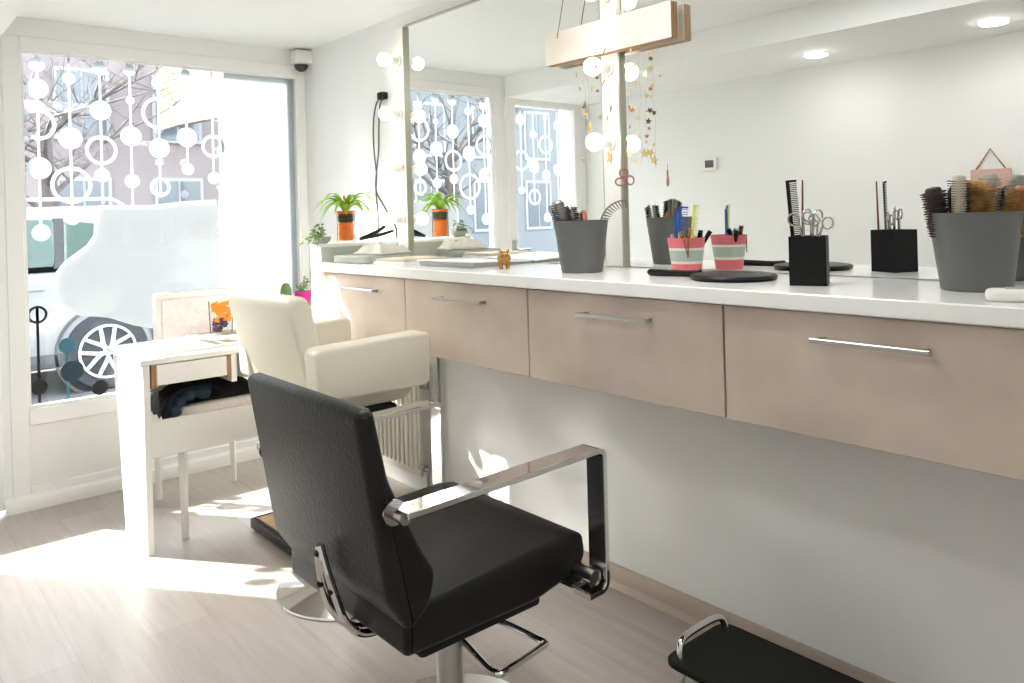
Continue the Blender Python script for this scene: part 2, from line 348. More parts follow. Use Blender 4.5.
# door 1 (left of the window)
D0, D1 = -2.27, -1.5
dm = MB().box(D0, D0+.10, L-.012, L+.06, .02, 2.14, .004, 1).box(D1-.09, D1, L-.012, L+.06, .02, 2.14, .004, 1)
dm.box(D0+.10, D1-.09, L-.012, L+.06, 2.045, 2.14, .004, 1).box(D0+.10, D1-.09, L-.012, L+.06, .375, .4514, .004, 1).box(D0+.10, D1-.09, L-.012, L+.06, .02, .12, .004, 1)
DR = struct(dm.build('door_1', M['frame']))
MB().box(D0+.10, D1-.09, L+.01, L+.04, .12, .375).build('lower_panel', M['panel'], DR)
MB().box(D0+.10, D1-.09, L+.02, L+.026, .4514, 2.045).build('glass_pane', M['glass'], DR)
MB().tube([(D1-.045, L-.012, 1.03), (D1-.045, L-.05, 1.03), (D1-.16, L-.055, 1.03)], .009).box(D1-.065, D1-.025, L-.02, L-.011, .95, 1.1, .003).build('door_handle', M['steel'], DR)
for x, els in ((-1.66, [('d', 1.95, .04), ('r', 1.66, .075), ('d', 1.45, .03)]), (-1.78, [('d', 1.85, .03), ('d', 1.62, .05), ('r', 1.40, .06)]), (-1.90, [('d', 1.98, .02), ('r', 1.78, .07), ('d', 1.56, .04), ('d', 1.25, .035)]), (-2.02, [('d', 1.93, .035), ('d', 1.6, .045), ('d', 1.32, .04)]), (-2.10, [('d', 1.97, .035), ('d', 1.55, .045)])):
    string(x, els, 2.042, GY, M['decal'], DR, .011)
# baseboards
bb = MB().prism([(L, 0), (L-.035, 0), (L-.035, .03), (L-.026, .055), (L-.006, .065), (L, .065)], -1.5, 0, 'x')
struct(bb.build('baseboard_front', M['panel']))
struct(MB().box(-.018, 0, BK, 4.1, .3, .776).box(-.03, 0, BK, 2.80, 0, 1.05).build('wall_right_panel', M['lowwall'])); bpy.data.objects['wall_right_panel'].name = 'trim_2'
struct(MB().prism([(-.03, 0), (-.062, 0), (-.060, .008), (-.052, .016), (-.046, .018), (-.046, .062), (-.041, .07), (-.03, .07)], BK, 2.80, 'y').build('baseboard_right', M['basewood']))
struct(MB().box(-W, -W+.015, BK, L-.04, 0, .07).build('baseboard_left', M['basewood']))
struct(MB().box(-W+.015, -.062, BK, BK+.015, 0, .07).build('baseboard_back', M['basewood']))

# ================================================================== MIRRORS AND LAMP STRIPS
def mirror(y0, y1, label):
    t = thing('wall_mirror', (0, (y0+y1)/2, ZC), label, 'mirror', 'wall mirrors above the counter'); h = (y1-y0)/2
    MB().box(-.006, -.001, -h, h, .004, 2.169-ZC).build('mirror_glass', M['mirror'], t, smooth=False)
    MB().box(-.014, -.001, -h, h, 2.169-ZC, 2.176-ZC).box(-.014, -.001, -h, -h+.004, .004, 2.169-ZC).build('mirror_edge', M['alu'], t)
mirror(1.852, 3.086, 'far wall mirror reflecting the window, between the two lamp strips')
mirror(-1.6, 1.762, 'near wall mirror reflecting the plain wall and ceiling downlights')
def strip(y0, y1, zs, label, bottom=None):
    t = thing('lamp_strip', (0, (y0+y1)/2, ZC), label, 'light', 'vertical bulb strips beside the mirrors'); h = (y1-y0)/2
    MB().box(-.018, -.001, -h+.005, h, .002, 2.169-ZC, .002, 1).build('backboard', M['white'], t)
    MB().box(-.022, -.001, -h, -h+.006, .002, 2.169-ZC).build('edge_profile', M['alu'], t)
    for z in zs:
        R = Matrix.Translation((-.018, .005, z-ZC)) @ Matrix.Rotation(-PI/2, 4, 'Y')
        so = MB().lathe([(.024, 0), (.024, .008), (.017, .012), (.016, .045), (.014, .05)], M_=R, n=24).build('bulb_socket', M['cupwhite'], t)
        prof = [(.0, 0)] + [(.0375*math.sin(a), .0375-.0375*math.cos(a)) for a in [PI*k/14 for k in range(2, 14)]] + [(0, .075)]
        prof = [(.012, .04), (.014, .05)] + [(.031*math.sin(a), .082-.031*math.cos(a)) for a in [PI*k/14 for k in range(3, 14)]] + [(0, .113)]
        MB().lathe(prof, M_=R, n=24).build('bulb', M['bulb'], t)
strip(3.086, 3.17, (2.014, 1.763, 1.51, 1.27), 'lamp strip with globe bulbs at the window end of the mirrors')
strip(1.764, 1.85, (2.02, 1.769, 1.515), 'lamp strip with globe bulbs between the two mirrors, under the cream board')

# ================================================================== COUNTER
o = MB().box(-.442, -.004, -1.6, 3.17, 1.052, ZC, .003, 1).build('worktop', M['worktop']); tag(o, 'long glossy white worktop running under the mirrors', 'worktop')
YS = [3.16, 2.5018, 1.8084, 1.102, .40, -.30, -1.0]
dl = ['drawer unit nearest the window, partly behind the cream chair', 'second drawer unit from the window, left of the grey bucket', 'drawer unit below the striped paper cup', 'widest looking drawer unit at the right edge of the photo', 'drawer unit beyond the right edge, below the right bucket', 'drawer unit at the near end of the counter']
HY = [(2.925, 2.684), (2.275, 2.003), (1.57, 1.309), (.864, .618), (.17, -.07), (-.53, -.77)]
for k in range(5):
    y1, y0 = YS[k], YS[k+1]
    t = thing('drawer_unit', (-.2, (y0+y1)/2, .776), dl[k], 'drawer unit', 'drawer units hung under the worktop'); cy = (y0+y1)/2; h = (y1-y0)/2
    MB().box(-.2, .168, -h, h, .004, .272).build('carcass', M['gap'], t)
    d = MB().box(-.224, -.2, -h+.0025, h-.0025, 0, .272, .0015, 1).build('drawer_front', M['drawer'], t)
    a, b = HY[k][0]-cy, HY[k][1]-cy
    MB().box(-.262, -.25, b, a, .212, .222, .0015, 1).box(-.252, -.224, b+.012, b+.022, .212, .222).box(-.252, -.224, a-.022, a-.012, .212, .222).build('handle', M['steel'], d)
t = thing('end_cabinet', (-.21, 3.224, .62), 'white end cabinet at the window end of the counter, its top raised above the worktop', 'cabinet')
MB().box(-.214, .19, -.05, .05, 0, .535, .002, 1).build('body', M['white'], t)
MB().box(-.216, .19, -.0535, .0535, .535, .552, .003, 1).build('top_board', M['white'], t)
MB().box(-.214, .19, -.0535, -.050, .472, .535).build('side_panel', M['greycase'], t)

# ================================================================== FIXTURES
for i, y in enumerate((2.083, 1.243, .40, -.44, -1.28)):
    t = thing('downlight', (-1.925, y, 2.09), ['round recessed downlight reflected in the mirror, the farther of two', 'round recessed downlight reflected in the mirror at top right, nearer of two'][min(i, 1)] if i < 2 else ['recessed downlight third along the soffit from the window', 'recessed downlight fourth along the soffit from the window', 'recessed downlight closest to the back wall'][i-2], 'ceiling light', 'downlights in the soffit')
    MB().lathe([(.062, -.002), (.062, -.008), (.052, -.010), (.052, -.002)], n=32, cap=False).build('trim_ring', M['white'], t)
    MB().lathe([(.056, -.011), (.054, -.014), (0, -.015)], n=32).build('lens', M['down'], t)
for y in (1.45, -1.2):  # unseen fill panels, added on the ceiling to brighten the room
    t = thing('added_fill_panel', (-.80, y, H), 'square fill light panel added on the ceiling in the middle of the room' if y > 0 else 'square fill light panel added on the ceiling towards the back wall', 'ceiling light', 'added fill light panels out of view')
    MB().box(-.31, .31, -.31, .31, -.03, 0, .004, 1).build('housing', M['white'], t)
    MB().box(-.29, .29, -.29, .29, -.034, -.029).build('diffuser', M['fill_glow'], t)
t = thing('security_camera', (-.045, 4.10, 2.155), 'white dome security camera with smoked dome above the window corner', 'camera')
MB().box(-.05, .05, -.045, .045, .0, .075, .01).build('housing', M['white'], t)
MB().lathe([(0, -.042)] + [(.038*math.sin(a), -.005-.038*math.cos(a)) for a in [PI/2*k/8 for k in range(1, 9)]], n=28).build('dome', M['dome'], t)
t = thing('thermostat', (-W, 3.027, 1.573), 'small white wall thermostat with grey screen seen in the mirror', 'thermostat')
MB().box(0, .022, -.055, .055, -.04, .04, .004).build('case', M['white'], t); MB().box(.022, .024, -.035, .03, -.024, .024).build('screen', M['lcd'], t)
t = thing('wall_socket', (-W, 2.246, 1.186), 'white wall socket seen in the mirror beside the black scissors box', 'socket')
MB().box(0, .01, -.042, .042, -.042, .042, .004).build('plate', M['white'], t)
MB().lathe([(.022, .0), (.022, .012), (.019, .012), (.018, .006), (0, .006)], M_=Matrix.Rotation(PI/2, 4, 'Y'), n=24).build('outlet_ring', M['cupwhite'], t)
# pink board hanging from a cord on the opposite wall
t = thing('hanging_board', (-W+.004, 1.39, 1.44), 'pink board hanging by a brass cord on the opposite wall, seen in the mirror', 'wall decoration')
MB().box(0, .012, -.09, .09, -.16, 0, .003).build('board', mat('dusty_pink', srgb(206, 168, 156), .6), t)
MB().tube([(.006, -.065, 0), (.006, 0, .10), (.006, .065, 0)], .004, 6).build('cord', M['gold'], t)
# socket, cable and clip on the mirror wall
t = thing('cable', (0, 3.3, 1.2), 'grey power cable hanging in loops from the wall socket near the bulbs', 'cable')
def C3(p): return (-.02, p[0]-3.3, p[1]-1.2)
def smooth_path(P, n=6):
    out = []
    P = [Vector(p) for p in P]
    for i in range(len(P)-1):
        p0, p1, p2, p3 = P[max(i-1, 0)], P[i], P[i+1], P[min(i+2, len(P)-1)]
        for k in range(n):
            u = k/n; out.append(.5*((2*p1)+(p2-p0)*u+(2*p0-5*p1+4*p2-p3)*u*u+(3*p1-p0-3*p2+p3)*u**3))
    out.append(P[-1]); return out
MB().tube(smooth_path([C3(p) for p in ((3.28, 1.862), (3.34, 1.845), (3.375, 1.75), (3.377, 1.616), (3.36, 1.5), (3.369, 1.408), (3.355, 1.3), (3.36, 1.185))]), .004, 8).tube(smooth_path([C3(p) for p in ((3.27, 1.858), (3.31, 1.83), (3.325, 1.73), (3.335, 1.6), (3.37, 1.43), (3.30, 1.34), (3.20, 1.24), (3.19, 1.18))]), .004, 8).build('cord', M['cable'], t)
MB().box(-.035, 0, -.035, .015, .655, .69, .006).build('plug', M['blackm'], t)
# cream board across the lamp strip
t = thing('wooden_sign_board', (0, 1.80, 1.818), 'long cream board with raw wood edge fixed across the top of the middle lamp strip', 'board')
MB().box(-.058, -.056, -.285, .285, 0, .114).build('front_face', M['boardcream'], t)
MB().box(-.056, -.022, -.285, .285, 0, .114, .001, 1).build('wood_core', M['woodedge'], t)
MB().box(-.022, -.0202, -.285, .285, 0, .114).build('back_face', M['boardcream'], t)
MB().box(-.0202, -.0185, -.03, .0, .03, .09).build('bracket', M['woodedge'], t)
MB().tube([(-.060, .22, .09), (-.060, .19, .20), (-.060, .16, .30), (-.04, .1, .41)], .0015, 6).build('string', M['cable'], t)

# star garlands
def star_mesh(mb, c, r, rot):
    pts = []
    for i in range(10):
        a = PI/2+PI*i/5; q = r if i % 2 == 0 else r*.42; pts.append((q*math.cos(a), q*math.sin(a)))
    Mx = Matrix.Translation(c) @ rot
    mb.prism(pts, -r*.12, r*.12, 'y', M_=Mx)
random.seed(21)
gl = ['star garland hanging nearest the window side of the middle lamp strip', 'star garland hanging in the middle below the cream board', 'star garland with the rose wire charm at its end', 'star garland closest to the near mirror']
gdat = [(-.05, 1.90, 1.818, 1.50, 7), (-.135, 1.80, 1.816, 1.44, 8), (-.115, 1.72, 1.816, 1.425, 9), (-.05, 1.70, 1.818, 1.44, 8)]
for gi, (x, y, zt, zb, n) in enumerate(gdat):
    t = thing('star_garland', (x, y, zt), gl[gi], 'garland', 'gold star garlands under the cream board')
    pts = [(random.uniform(-.006, .006), random.uniform(-.006, .006), -(zt-zb)*k/8) for k in range(9)]; pts[0] = (0, 0, .0)
    MB().tube(pts, .0003, 4).build('thread', M['gold'], t)
    for k in range(n):
        zz = -(zt-zb)*(k+.5+random.uniform(-.3, .3))/n; r = random.choice((.008, .010, .013, .018 if k > 4 else .011))
        mb = MB(); star_mesh(mb, (random.uniform(-.012, .012), random.uniform(-.035, .035), zz), r, Euler((random.uniform(-.5, .5), random.uniform(-1, 1), random.uniform(.2, 1.8))).to_matrix().to_4x4())
        mb.build('star', random.choice((M['goldglit'], M['goldglit'], M['goldglit'], M['gold'], M['rose'])), t)
t = thing('wire_ornament', (-.115, 1.669, 1.387), 'rose wire charm of small loops hanging over the edge of the middle lamp strip', 'ornament', rz=.85-PI/2)
for cx, cz, r in ((-.004, .014, .014), (-.016, -.012, .015), (.014, -.010, .013)):
    pass
a = [(-.004+.013*math.cos(v), 0, .016+.013*math.sin(v)) for v in [2*PI*k/16 for k in range(16)]]
b = [(-.016+.015*math.cos(v), .001, -.012+.012*math.sin(v)) for v in [2*PI*k/16 for k in range(16)]]
c = [(.016+.012*math.cos(v), -.001, -.008+.014*math.sin(v)) for v in [2*PI*k/16 for k in range(16)]]
MB().tube(a, .003, 6, True).tube(b, .003, 6, True).tube(c, .003, 6, True).tube([(-.002, 0, .029), (0, 0, .05)], .001, 5).build('loops', M['rose'], t)

# ================================================================== RADIATOR
t = thing('radiator', (-.018, 3.31, .12), 'white panel radiator on the wall under the counter behind the cream chair', 'radiator')
rm = MB().box(-.075, -.055, -.38, .38, 0, .46, .004)
k = -.36
while k < .37: rm.box(-.086, -.073, k-.009, k+.009, .03, .43, .005, 1); k += .037
rm.build('front_panel', M['rad'], t); MB().box(-.055, -.0, -.37, .37, .02, .44).build('back_panel', M['rad'], t)
MB().tube([(-.06, -.38, .40), (-.06, -.43, .40), (-.06, -.43, .47)], .009).build('valve_pipe', M['chrome2'], t)
MB().lathe([(.016, 0), (.02, .01), (.02, .05), (.014, .058), (0, .058)], (-.06, -.43, .45), 20).build('valve_head', M['white'], t)
MB().lathe([(.016, 0), (.016, .03), (0, .03)], M_=Matrix.Translation((-.06, -.37, .04)) @ Matrix.Rotation(PI/2, 4, 'X'), n=20).tube([(-.06, -.40, .04), (-.06, -.42, .04), (-.06, -.42, -.12)], .008).build('lower_valve', M['steel'], t)
o = MB().tube([(-.05, 2.835, 0), (-.05, 2.835, .776)], .009).build('heating_pipe', M['chrome2']); tag(o, 'thin vertical metal pipe beside the radiator', 'pipe')

# ================================================================== BLACK SALON CHAIR
BC = (-.90, 1.60, 0)
t = thing('salon_chair', BC, 'black leather salon chair with flat chrome armrests, nearest the camera', 'salon chair')
def W2(p): return (p[0]-BC[0], p[1]-BC[1])
def XZ(pts): return [(x-BC[0], z) for x, z in pts]
y0, y1 = 1.362-BC[1], 1.918-BC[1]
def round_poly(pts, r, n=4):
    out = []
    for i in range(len(pts)):
        p0, p1, p2 = Vector(pts[i-1]), Vector(pts[i]), Vector(pts[(i+1) % len(pts)])
        a = p1+(p0-p1).normalized()*min(r, (p0-p1).length*.45); b = p1+(p2-p1).normalized()*min(r, (p2-p1).length*.45)
        for k in range(n+1):
            u = k/n; out.append(tuple(a*(1-u)**2+p1*2*u*(1-u)+b*u*u))
    return out
back = round_poly([(-1.275, .90), (-1.232, .905), (-1.20, .75), (-1.13, .60), (-1.09, .53), (-1.11, .465), (-1.16, .425), (-1.21, .50)], .02)
MB().prism(XZ(back), y0, y1, 'y', .018, 3).build('backrest', M['black_leather'], t)
seat = round_poly([(-1.165, .37), (-1.165, .47), (-1.10, .475), (-.70, .492), (-.640, .482), (-.632, .43), (-.655, .392), (-.8, .365)], .014)
MB().prism(XZ(seat), 1.375-BC[1], 1.925-BC[1], 'y', .016, 3).build('seat', M['black_soft'], t)
MB().box(-.20, .15, -.18, .18, .325, .362, .01).build('seat_plate', M['blackm'], t)
# arms
for nm, ya, yb in (('n', 1.292, 1.35), ('f', 1.962, 2.018)):
    line = [(-1.19, .664), (-.70, .69)] + arc(-.682, .652, .036, 85, 0, 6) + [(-.646, .44)] + arc(-.690, .395, .044, 0, -100, 8)
    line = [(-1.205, .698), (-.668, .708)] + arc(-.662, .691, .016, 85, 0, 5) + [(-.646, .43)] + arc(-.668, .395, .022, 0, -90, 6) + [(-.71, .372)]
    am = MB().bar(XZ(line), ya-BC[1], yb-BC[1], .013, .0015)
    ar = am.build('armrest', M['chrome'], t)
    yc = (ya+yb)/2-BC[1]; sgn = 1 if nm == 'n' else -1
    MB().tube([(-1.20-BC[0], yc-.012*sgn, .690), (-1.20-BC[0], yc+.06*sgn, .690)], .014, 16).tube([(-1.20-BC[0], yc+.028*sgn, .690), (-1.20-BC[0], yc+.034*sgn, .690)], .026, 20).build('pivot', M['chrome2'], ar)
    
    MB().tube([(-.675-BC[0], yc-.015*sgn, .405), (-.675-BC[0], yc+.12*sgn, .405)], .019, 16).box(-.72-BC[0], -.66-BC[0], min(yc+.02*sgn, yc+.12*sgn), max(yc+.02*sgn, yc+.12*sgn), .382, .392).build('arm_bracket', M['chrome2'], ar)
# chrome lever loop on the back
lp = MB()
for dy0, dy1 in ((0, -.028), (0, .028)):
    P = [(-1.245, 1.59+dy0, .565), (-1.240, 1.59+dy1*.6, .52), (-1.225, 1.59+dy1, .455), (-1.20, 1.59+dy1, .39), (-1.15, 1.59+dy1*.7, .345), (-1.06, 1.59+dy1*.5, .335)]
    lp.tube(smooth_path([(p[0]-BC[0], p[1]-BC[1], p[2]) for p in P]), .009, 10)
br = lp.build('back_bracket', M['chrome'], t)
for p in ((-1.25, 1.59, .55), (-1.234, 1.565, .47), (-1.234, 1.615, .47)): MB().ball((p[0]-BC[0], p[1]-BC[1], p[2]), .009, 2).build('bolt', M['blackm'], br)
MB().lathe([(.23, 0), (.232, .004), (.228, .009), (.12, .020), (.06, .03), (.045, .045), (.042, .05), (0, .05)], n=56).build('base_plate', M['chrome'], t)
MB().lathe([(.033, .045), (.033, .26), (.031, .265), (.024, .265), (.024, .33)], n=32).build('column', M['steel'], t)
fr = [(-.80, 1.84, .33), (-.74, 1.85, .27), (-.71, 1.86, .24), (-.69, 1.84, .235), (-.69, 1.50, .235), (-.71, 1.47, .24), (-.76, 1.47, .27), (-.86, 1.49, .34)]
fr = [(-.88, 1.63, .23), (-.868, 1.58, .215), (-.877, 1.48, .20), (-.875, 1.452, .198), (-.857, 1.438, .197), (-.72, 1.455, .197), (-.702, 1.462, .198), (-.705, 1.49, .2), (-.732, 1.60, .21), (-.80, 1.66, .225), (-.88, 1.67, .23)]
MB().tube(smooth_path([(p[0]-BC[0], p[1]-BC[1], p[2]) for p in fr]), .0085, 10).build('pump_lever', M['chrome'], t)

# ================================================================== CREAM SALON CHAIR
WC = (-.70, 2.47, 0)
t = thing('salon_chair', WC, 'cream leather salon armchair with padded arms behind the black chair', 'salon chair')
def XW(pts): return [(x-WC[0], z) for x, z in pts]
back = round_poly([(-.958, .99), (-.945, 1.03), (-.90, 1.035), (-.875, 1.0), (-.835, .80), (-.78, .60), (-.84, .585), (-.875, .65)], .03)
MB().prism(XW(back), 2.35-WC[1], 2.87-WC[1], 'y', .016, 4).build('backrest', M['cream'], t)
for ya, yb in ((2.25, 2.335), (2.80, 2.885)):
    a = round_poly([(-.92, .872), (-.50, .884), (-.485, .87), (-.488, .70), (-.91, .705)], .03)
    MB().prism(XW(a), ya-WC[1], yb-WC[1], 'y', .010, 3).build('armrest', M['cream'], t)
MB().prism(XW(round_poly([(-.83, .64), (-.83, .73), (-.53, .745), (-.50, .72), (-.51, .66), (-.54, .64)], .02)), 2.34-WC[1], 2.795-WC[1], 'y', .015, 2).build('seat', M['cream'], t)
MB().box(-.12, .12, -.15, .15, .60, .64, .01).build('seat_plate', M['blackm'], t)
MB().lathe([(.25, 0), (.253, .004), (.249, .009), (.12, .022), (.06, .034), (.045, .05), (0, .05)], n=56).build('base_plate', M['chrome'], t)
MB().lathe([(.033, .048), (.033, .38), (.024, .385), (.024, .60)], n=32).build('column', M['chrome2'], t)
# footrest tray with tan insert
def footboard(name, x0, x1, y0, y1, z, label, mins, handle=False):
    cx, cy = (x0+x1)/2, (y0+y1)/2; t = thing(name, (cx, cy, 0), label, 'footrest'); hx, hy = (x1-x0)/2, (y1-y0)/2
    pl = round_poly([(-hx, -hy), (hx, -hy), (hx, hy), (-hx, hy)], .03, 5)
    return t, hx, hy, pl
t, hx, hy, pl = footboard('footrest_board', -.75, -.25, 2.815, 3.19, .05, 'low black rimmed footrest with tan insert on the floor behind the cream chair base', None)
fb = MB(); outer = round_poly([(-hx-.015, -hy-.015), (hx+.015, -hy-.015), (hx+.015, hy+.015), (-hx-.015, hy+.015)], .02)
fb.prism(outer, .012, .045, 'z'); fb.box(-hx, hx, -hy, -hy+.010, .04, .052, .002).box(-hx, hx, hy-.010, hy, .04, .052, .002).box(-hx, -hx+.010, -hy, hy, .04, .052, .002).box(hx-.010, hx, -hy, hy, .04, .052, .002)
fb.build('rubber_frame', M['rubber'], t)
MB().box(-hx+.010, hx-.010, -hy+.010, hy-.010, .044, .049).build('insert', M['tan'], t)
for sx in (-1, 1):
    for sy in (-1, 1): MB().lathe([(.02, 0), (.022, .012), (0, .012)], (sx*(hx-.04), sy*(hy-.04), 0), 16).build('foot', M['rubber'], t)
# near footrest with chrome handle
t = thing('footrest_plate', (-.27, 1.10, 0), 'black footrest plate with arched chrome bar at the bottom right of the photo', 'footrest')
pl = round_poly([(-.145, -.38), (.13, -.38), (.13, .225), (-.145, .225)], .045, 5)
MB().prism(pl, .088, .106, 'z', .003, 1).build('plate', M['blackm'], t)
MB().tube(smooth_path([(-.115, .185, .10), (-.108, .192, .138), (-.07, .197, .15), (.04, .197, .15), (.08, .192, .138), (.087, .185, .10)], 5), .0095, 12).build('foot_bar', M['chrome'], t)
MB().tube(smooth_path([(-.12, .17, .09), (-.13, .175, .05), (-.12, .17, .009), (-.08, .0, .009), (-.12, -.30, .009), (-.12, -.32, .09)], 5), .0085, 10).tube(smooth_path([(.10, .17, .09), (.108, .175, .05), (.10, .17, .009), (.07, .0, .009), (.10, -.30, .009), (.10, -.32, .09)], 5), .0085, 10).build('support_frame', M['chrome2'], t)

# ================================================================== DESK AND CHAIR BY THE WINDOW
t = thing('desk', (-1.14, 3.22, 0), 'small white desk with open drawer slot beside the window', 'desk')
DX = .75
MB().box(-.03, DX, -.012, .50, .735, .757, .003, 1).build('desk_top', M['white'], t)
MB().prism([(0, 0), (.30, 0), (.44, .735), (0, .735)], -.018, .006, 'x').build('leg_panel', M['white'], t)
MB().prism([(0, 0), (.30, 0), (.44, .735), (0, .735)], DX-.04, DX-.016, 'x').build('leg_panel', M['white'], t)
MB().box(.006, DX-.04, .004, .022, .372, .512, .002, 1).build('apron', M['white'], t)
d = MB().box(.032, .305, -.002, .014, .650, .730, .001, 1).build('drawer', M['panel'], t)
MB().box(.012, .031, .0, .25, .640, .733).build('drawer_side', M['woodedge'], d); MB().box(.307, .322, .0, .25, .640, .733).build('drawer_side', M['woodedge'], d)
MB().box(.323, .345, -.004, .40, .62, .735).build('divider', M['white'], t)
MB().box(.006, DX-.04, .40, .415, .55, .735).build('back_rail', M['white'], t)
# small chair
CX = -.78
t = thing('upholstered_chair', (CX, 3.55, 0), 'white chair with pale floral upholstery tucked behind the desk', 'chair')
for lx, ly, tx, ty in ((-.21, -.245, -.215, -.25), (.215, -.245, .21, -.25), (-.15, .30, -.16, .29), (.20, .30, .19, .29)):
    MB().tube([(lx, ly, 0), (tx, ty, .46)], [.014, .021], 4).build('leg', M['white'], t, smooth=False)
MB().prism(round_poly([(-.24, -.27), (.24, -.27), (.22, .31), (-.18, .31)], .04), .44, .475, 'z', .004).build('seat_frame', M['white'], t)
MB().prism(round_poly([(-.235, -.265), (.235, -.265), (.21, .27), (-.175, .27)], .06), .475, .53, 'z', .02, 3).build('seat', M['floral'], t)
bk = MB().box(-.15, .22, .30, .345, .62, .955, .016, 2); bk.tube([(-.155, .31, .46), (-.145, .32, .63)], .018, 4).tube([(.20, .31, .46), (.21, .32, .63)], .018, 4)
b_ = bk.build('back_frame', M['white'], t)
MB().box(-.122, .195, .285, .31, .65, .925, .01, 2).build('backrest', M['floral'], b_)
# garment on the seat
def lump(name, pts, mt, label, cat, parent=None):
    pass
random.seed(5)
mb = MB(); g = bmesh.ops.create_grid(mb.bm, x_segments=26, y_segments=22, size=.5)
from mathutils import noise
for v in g['verts']:
    x, y = v.co.x, v.co.y
    e = max(abs(x), abs(y))*2; hgt = .05*(1-e**4) + .012*noise.noise(Vector((x*9, y*9, 2))) + .012*math.sin(x*16+y*5)*(1-e**3)
    z = .535+max(hgt, .004)
    if x < -.42: z = .535-(-.42-x)*.9+.01*math.sin(y*40)
    v.co = Vector((-.02+x*.38-(.03 if x < -.42 else 0), .04+y*.42, z))
o = mb.build('folded_garment', M['darkcloth']); o.location = (CX, 3.50, 0); so = o.modifiers.new('t', 'SOLIDIFY'); so.thickness = .006
tag(o, 'black clothes heaped on the floral chair seat', 'clothes')
mb = MB(); mb.tube(smooth_path([(-.10, -.20, .575), (-.18, -.215, .58), (-.225, -.23, .56), (-.255, -.245, .52), (-.26, -.25, .485)], 5), [.012+.012*abs(math.sin(k*.8)) for k in range(21)], 10)
mb.tube(smooth_path([(-.08, -.15, .585), (-.18, -.16, .585), (-.24, -.18, .56), (-.265, -.19, .49)], 5), .016, 10)
o = mb.build('scarf', M['navycloth']); o.location = (CX, 3.50, 0); tag(o, 'dark blue scarf hanging over the front corner of the chair seat', 'scarf')
# on the desk
Z = .757
t = thing('open_magazine', (-.88, 3.40, Z), 'open magazine lying on the desk top', 'magazine', rz=.05)
MB().prism([(-.20, 0), (-.02, 0), (0, .002), (.02, 0), (.2, 0), (.2, .008), (.06, .014), (0, .006), (-.06, .014), (-.2, .008)], -.12, .12, 'y').build('pages', M['paper'], t)
MB().box(.03, .17, -.1, .1, .0125, .0135).build('printed_picture', M['printed'], t)
t = thing('magazine', (-.71, 3.635, Z), 'closed printed magazine at the back of the desk under the flowers', 'magazine', rz=-.05)
MB().box(-.13, .13, -.07, .08, 0, .008, .001).build('pages', M['paper'], t); MB().box(-.13, .13, -.07, .08, .008, .0095).build('cover', M['printed'], t)
t = thing('flower_glass', (-.70, 3.64, Z+.0098), 'clear glass of orange and purple flowers on the desk', 'flowers')
MB().lathe([(.045, 0), (.05, .01), (.055, .15), (.053, .15), (.047, .012), (0, .012)], n=28, cap=False).build('glass', M['vase'], t)
random.seed(3)
for mt, n, zr in ((M['flower'], 26, (.06, .14)), (M['flower2'], 14, (.02, .065))):
    for k in range(n):
        a = random.uniform(0, 2*PI); r = random.uniform(.005, .042); z = random.uniform(*zr); mb = MB()
        for q in range(5): mb.ball((r*math.cos(a)+.009*math.cos(q*1.257), r*math.sin(a)+.003*math.cos(q*2), z+.009*math.sin(q*1.257)), .0075, 1, sy=.6)
        mb.ball((r*math.cos(a), r*math.sin(a), z+.003), .004, 1); mb.build('flower', mt, t)
MB().tube([(0, 0, .014), (.005, .01, .08)], .002, 6).tube([(0, 0, .014), (-.015, 0, .08)], .002, 6).build('stems', M['leaf2'], t)

# plant stand by the window corner
t = thing('plant_stand', (-.17, 3.93, 0), 'low white plant stand between the counter end and the window', 'stand')
MB().box(-.12, .15, -.13, .13, .79, .81, .003).build('top', M['white'], t)
for sx, sy in ((-.10, -.11), (.13, -.11), (-.10, .11), (.13, .11)): MB().box(sx-.012, sx+.012, sy-.012, sy+.012, 0, .79).build('leg', M['white'], t)
def blade(mb, base, az, length, droop, w, lift=1.0, n=9):
    """arching leaf with a V section, one closed thin solid"""
    A, B, Cc = [], [], []
    for i in range(n):
        u = i/(n-1); d = length*u; h = lift*length*(u*1.1) - droop*length*u*u*1.6
        c = Vector(base)+Vector((math.cos(az)*d*(.55+.25*u), math.sin(az)*d*(.55+.25*u), h)); ww = w*(1-u)**.6*(.5+min(1, u*4)*.5); sd = Vector((-math.sin(az), math.cos(az), 0))*ww
        A.append(mb.bm.verts.new(c+sd+Vector((0, 0, ww*.4)))); B.append(mb.bm.verts.new(c)); Cc.append(mb.bm.verts.new(c-sd+Vector((0, 0, ww*.4))))
    for i in range(n-1):
        mb.bm.faces.new((A[i], A[i+1], B[i+1], B[i])); mb.bm.faces.new((B[i], B[i+1], Cc[i+1], Cc[i]))
    return mb
t = thing('magenta_plant_pot', (-.155, 3.93, .81), 'bright magenta pot with a small trailing plant on the plant stand', 'potted plant')
MB().lathe([(.032, 0), (.036, .01), (.045, .085), (.047, .088), (.042, .088), (.038, .07), (0, .07)], n=32).build('pot', M['magenta'], t)
random.seed(11); mb = MB()
for k in range(9):
    a = k*.8; hh = random.uniform(.04, .13); mb.tube([(0, 0, .07), (.012*math.cos(a), .012*math.sin(a), .07+hh*.6), (.03*math.cos(a), .03*math.sin(a), .07+hh)], .0015, 5)
    for q in range(4): mb.ball((.03*math.cos(a)*(q+1)/4+random.uniform(-.008, .008), .03*math.sin(a)*(q+1)/4, .07+hh*(q+1)/4), .008, 1, sz=.5)
mb.build('leaves', M['leaf2'], t)
t = thing('cactus', (-.262, 3.90, .81), 'small rounded green cactus behind the top of the cream chair', 'potted plant')
MB().lathe([(.026, 0), (.032, .05), (.028, .05), (.026, .045), (0, .045)], n=24).build('pot', M['cupwhite'], t)
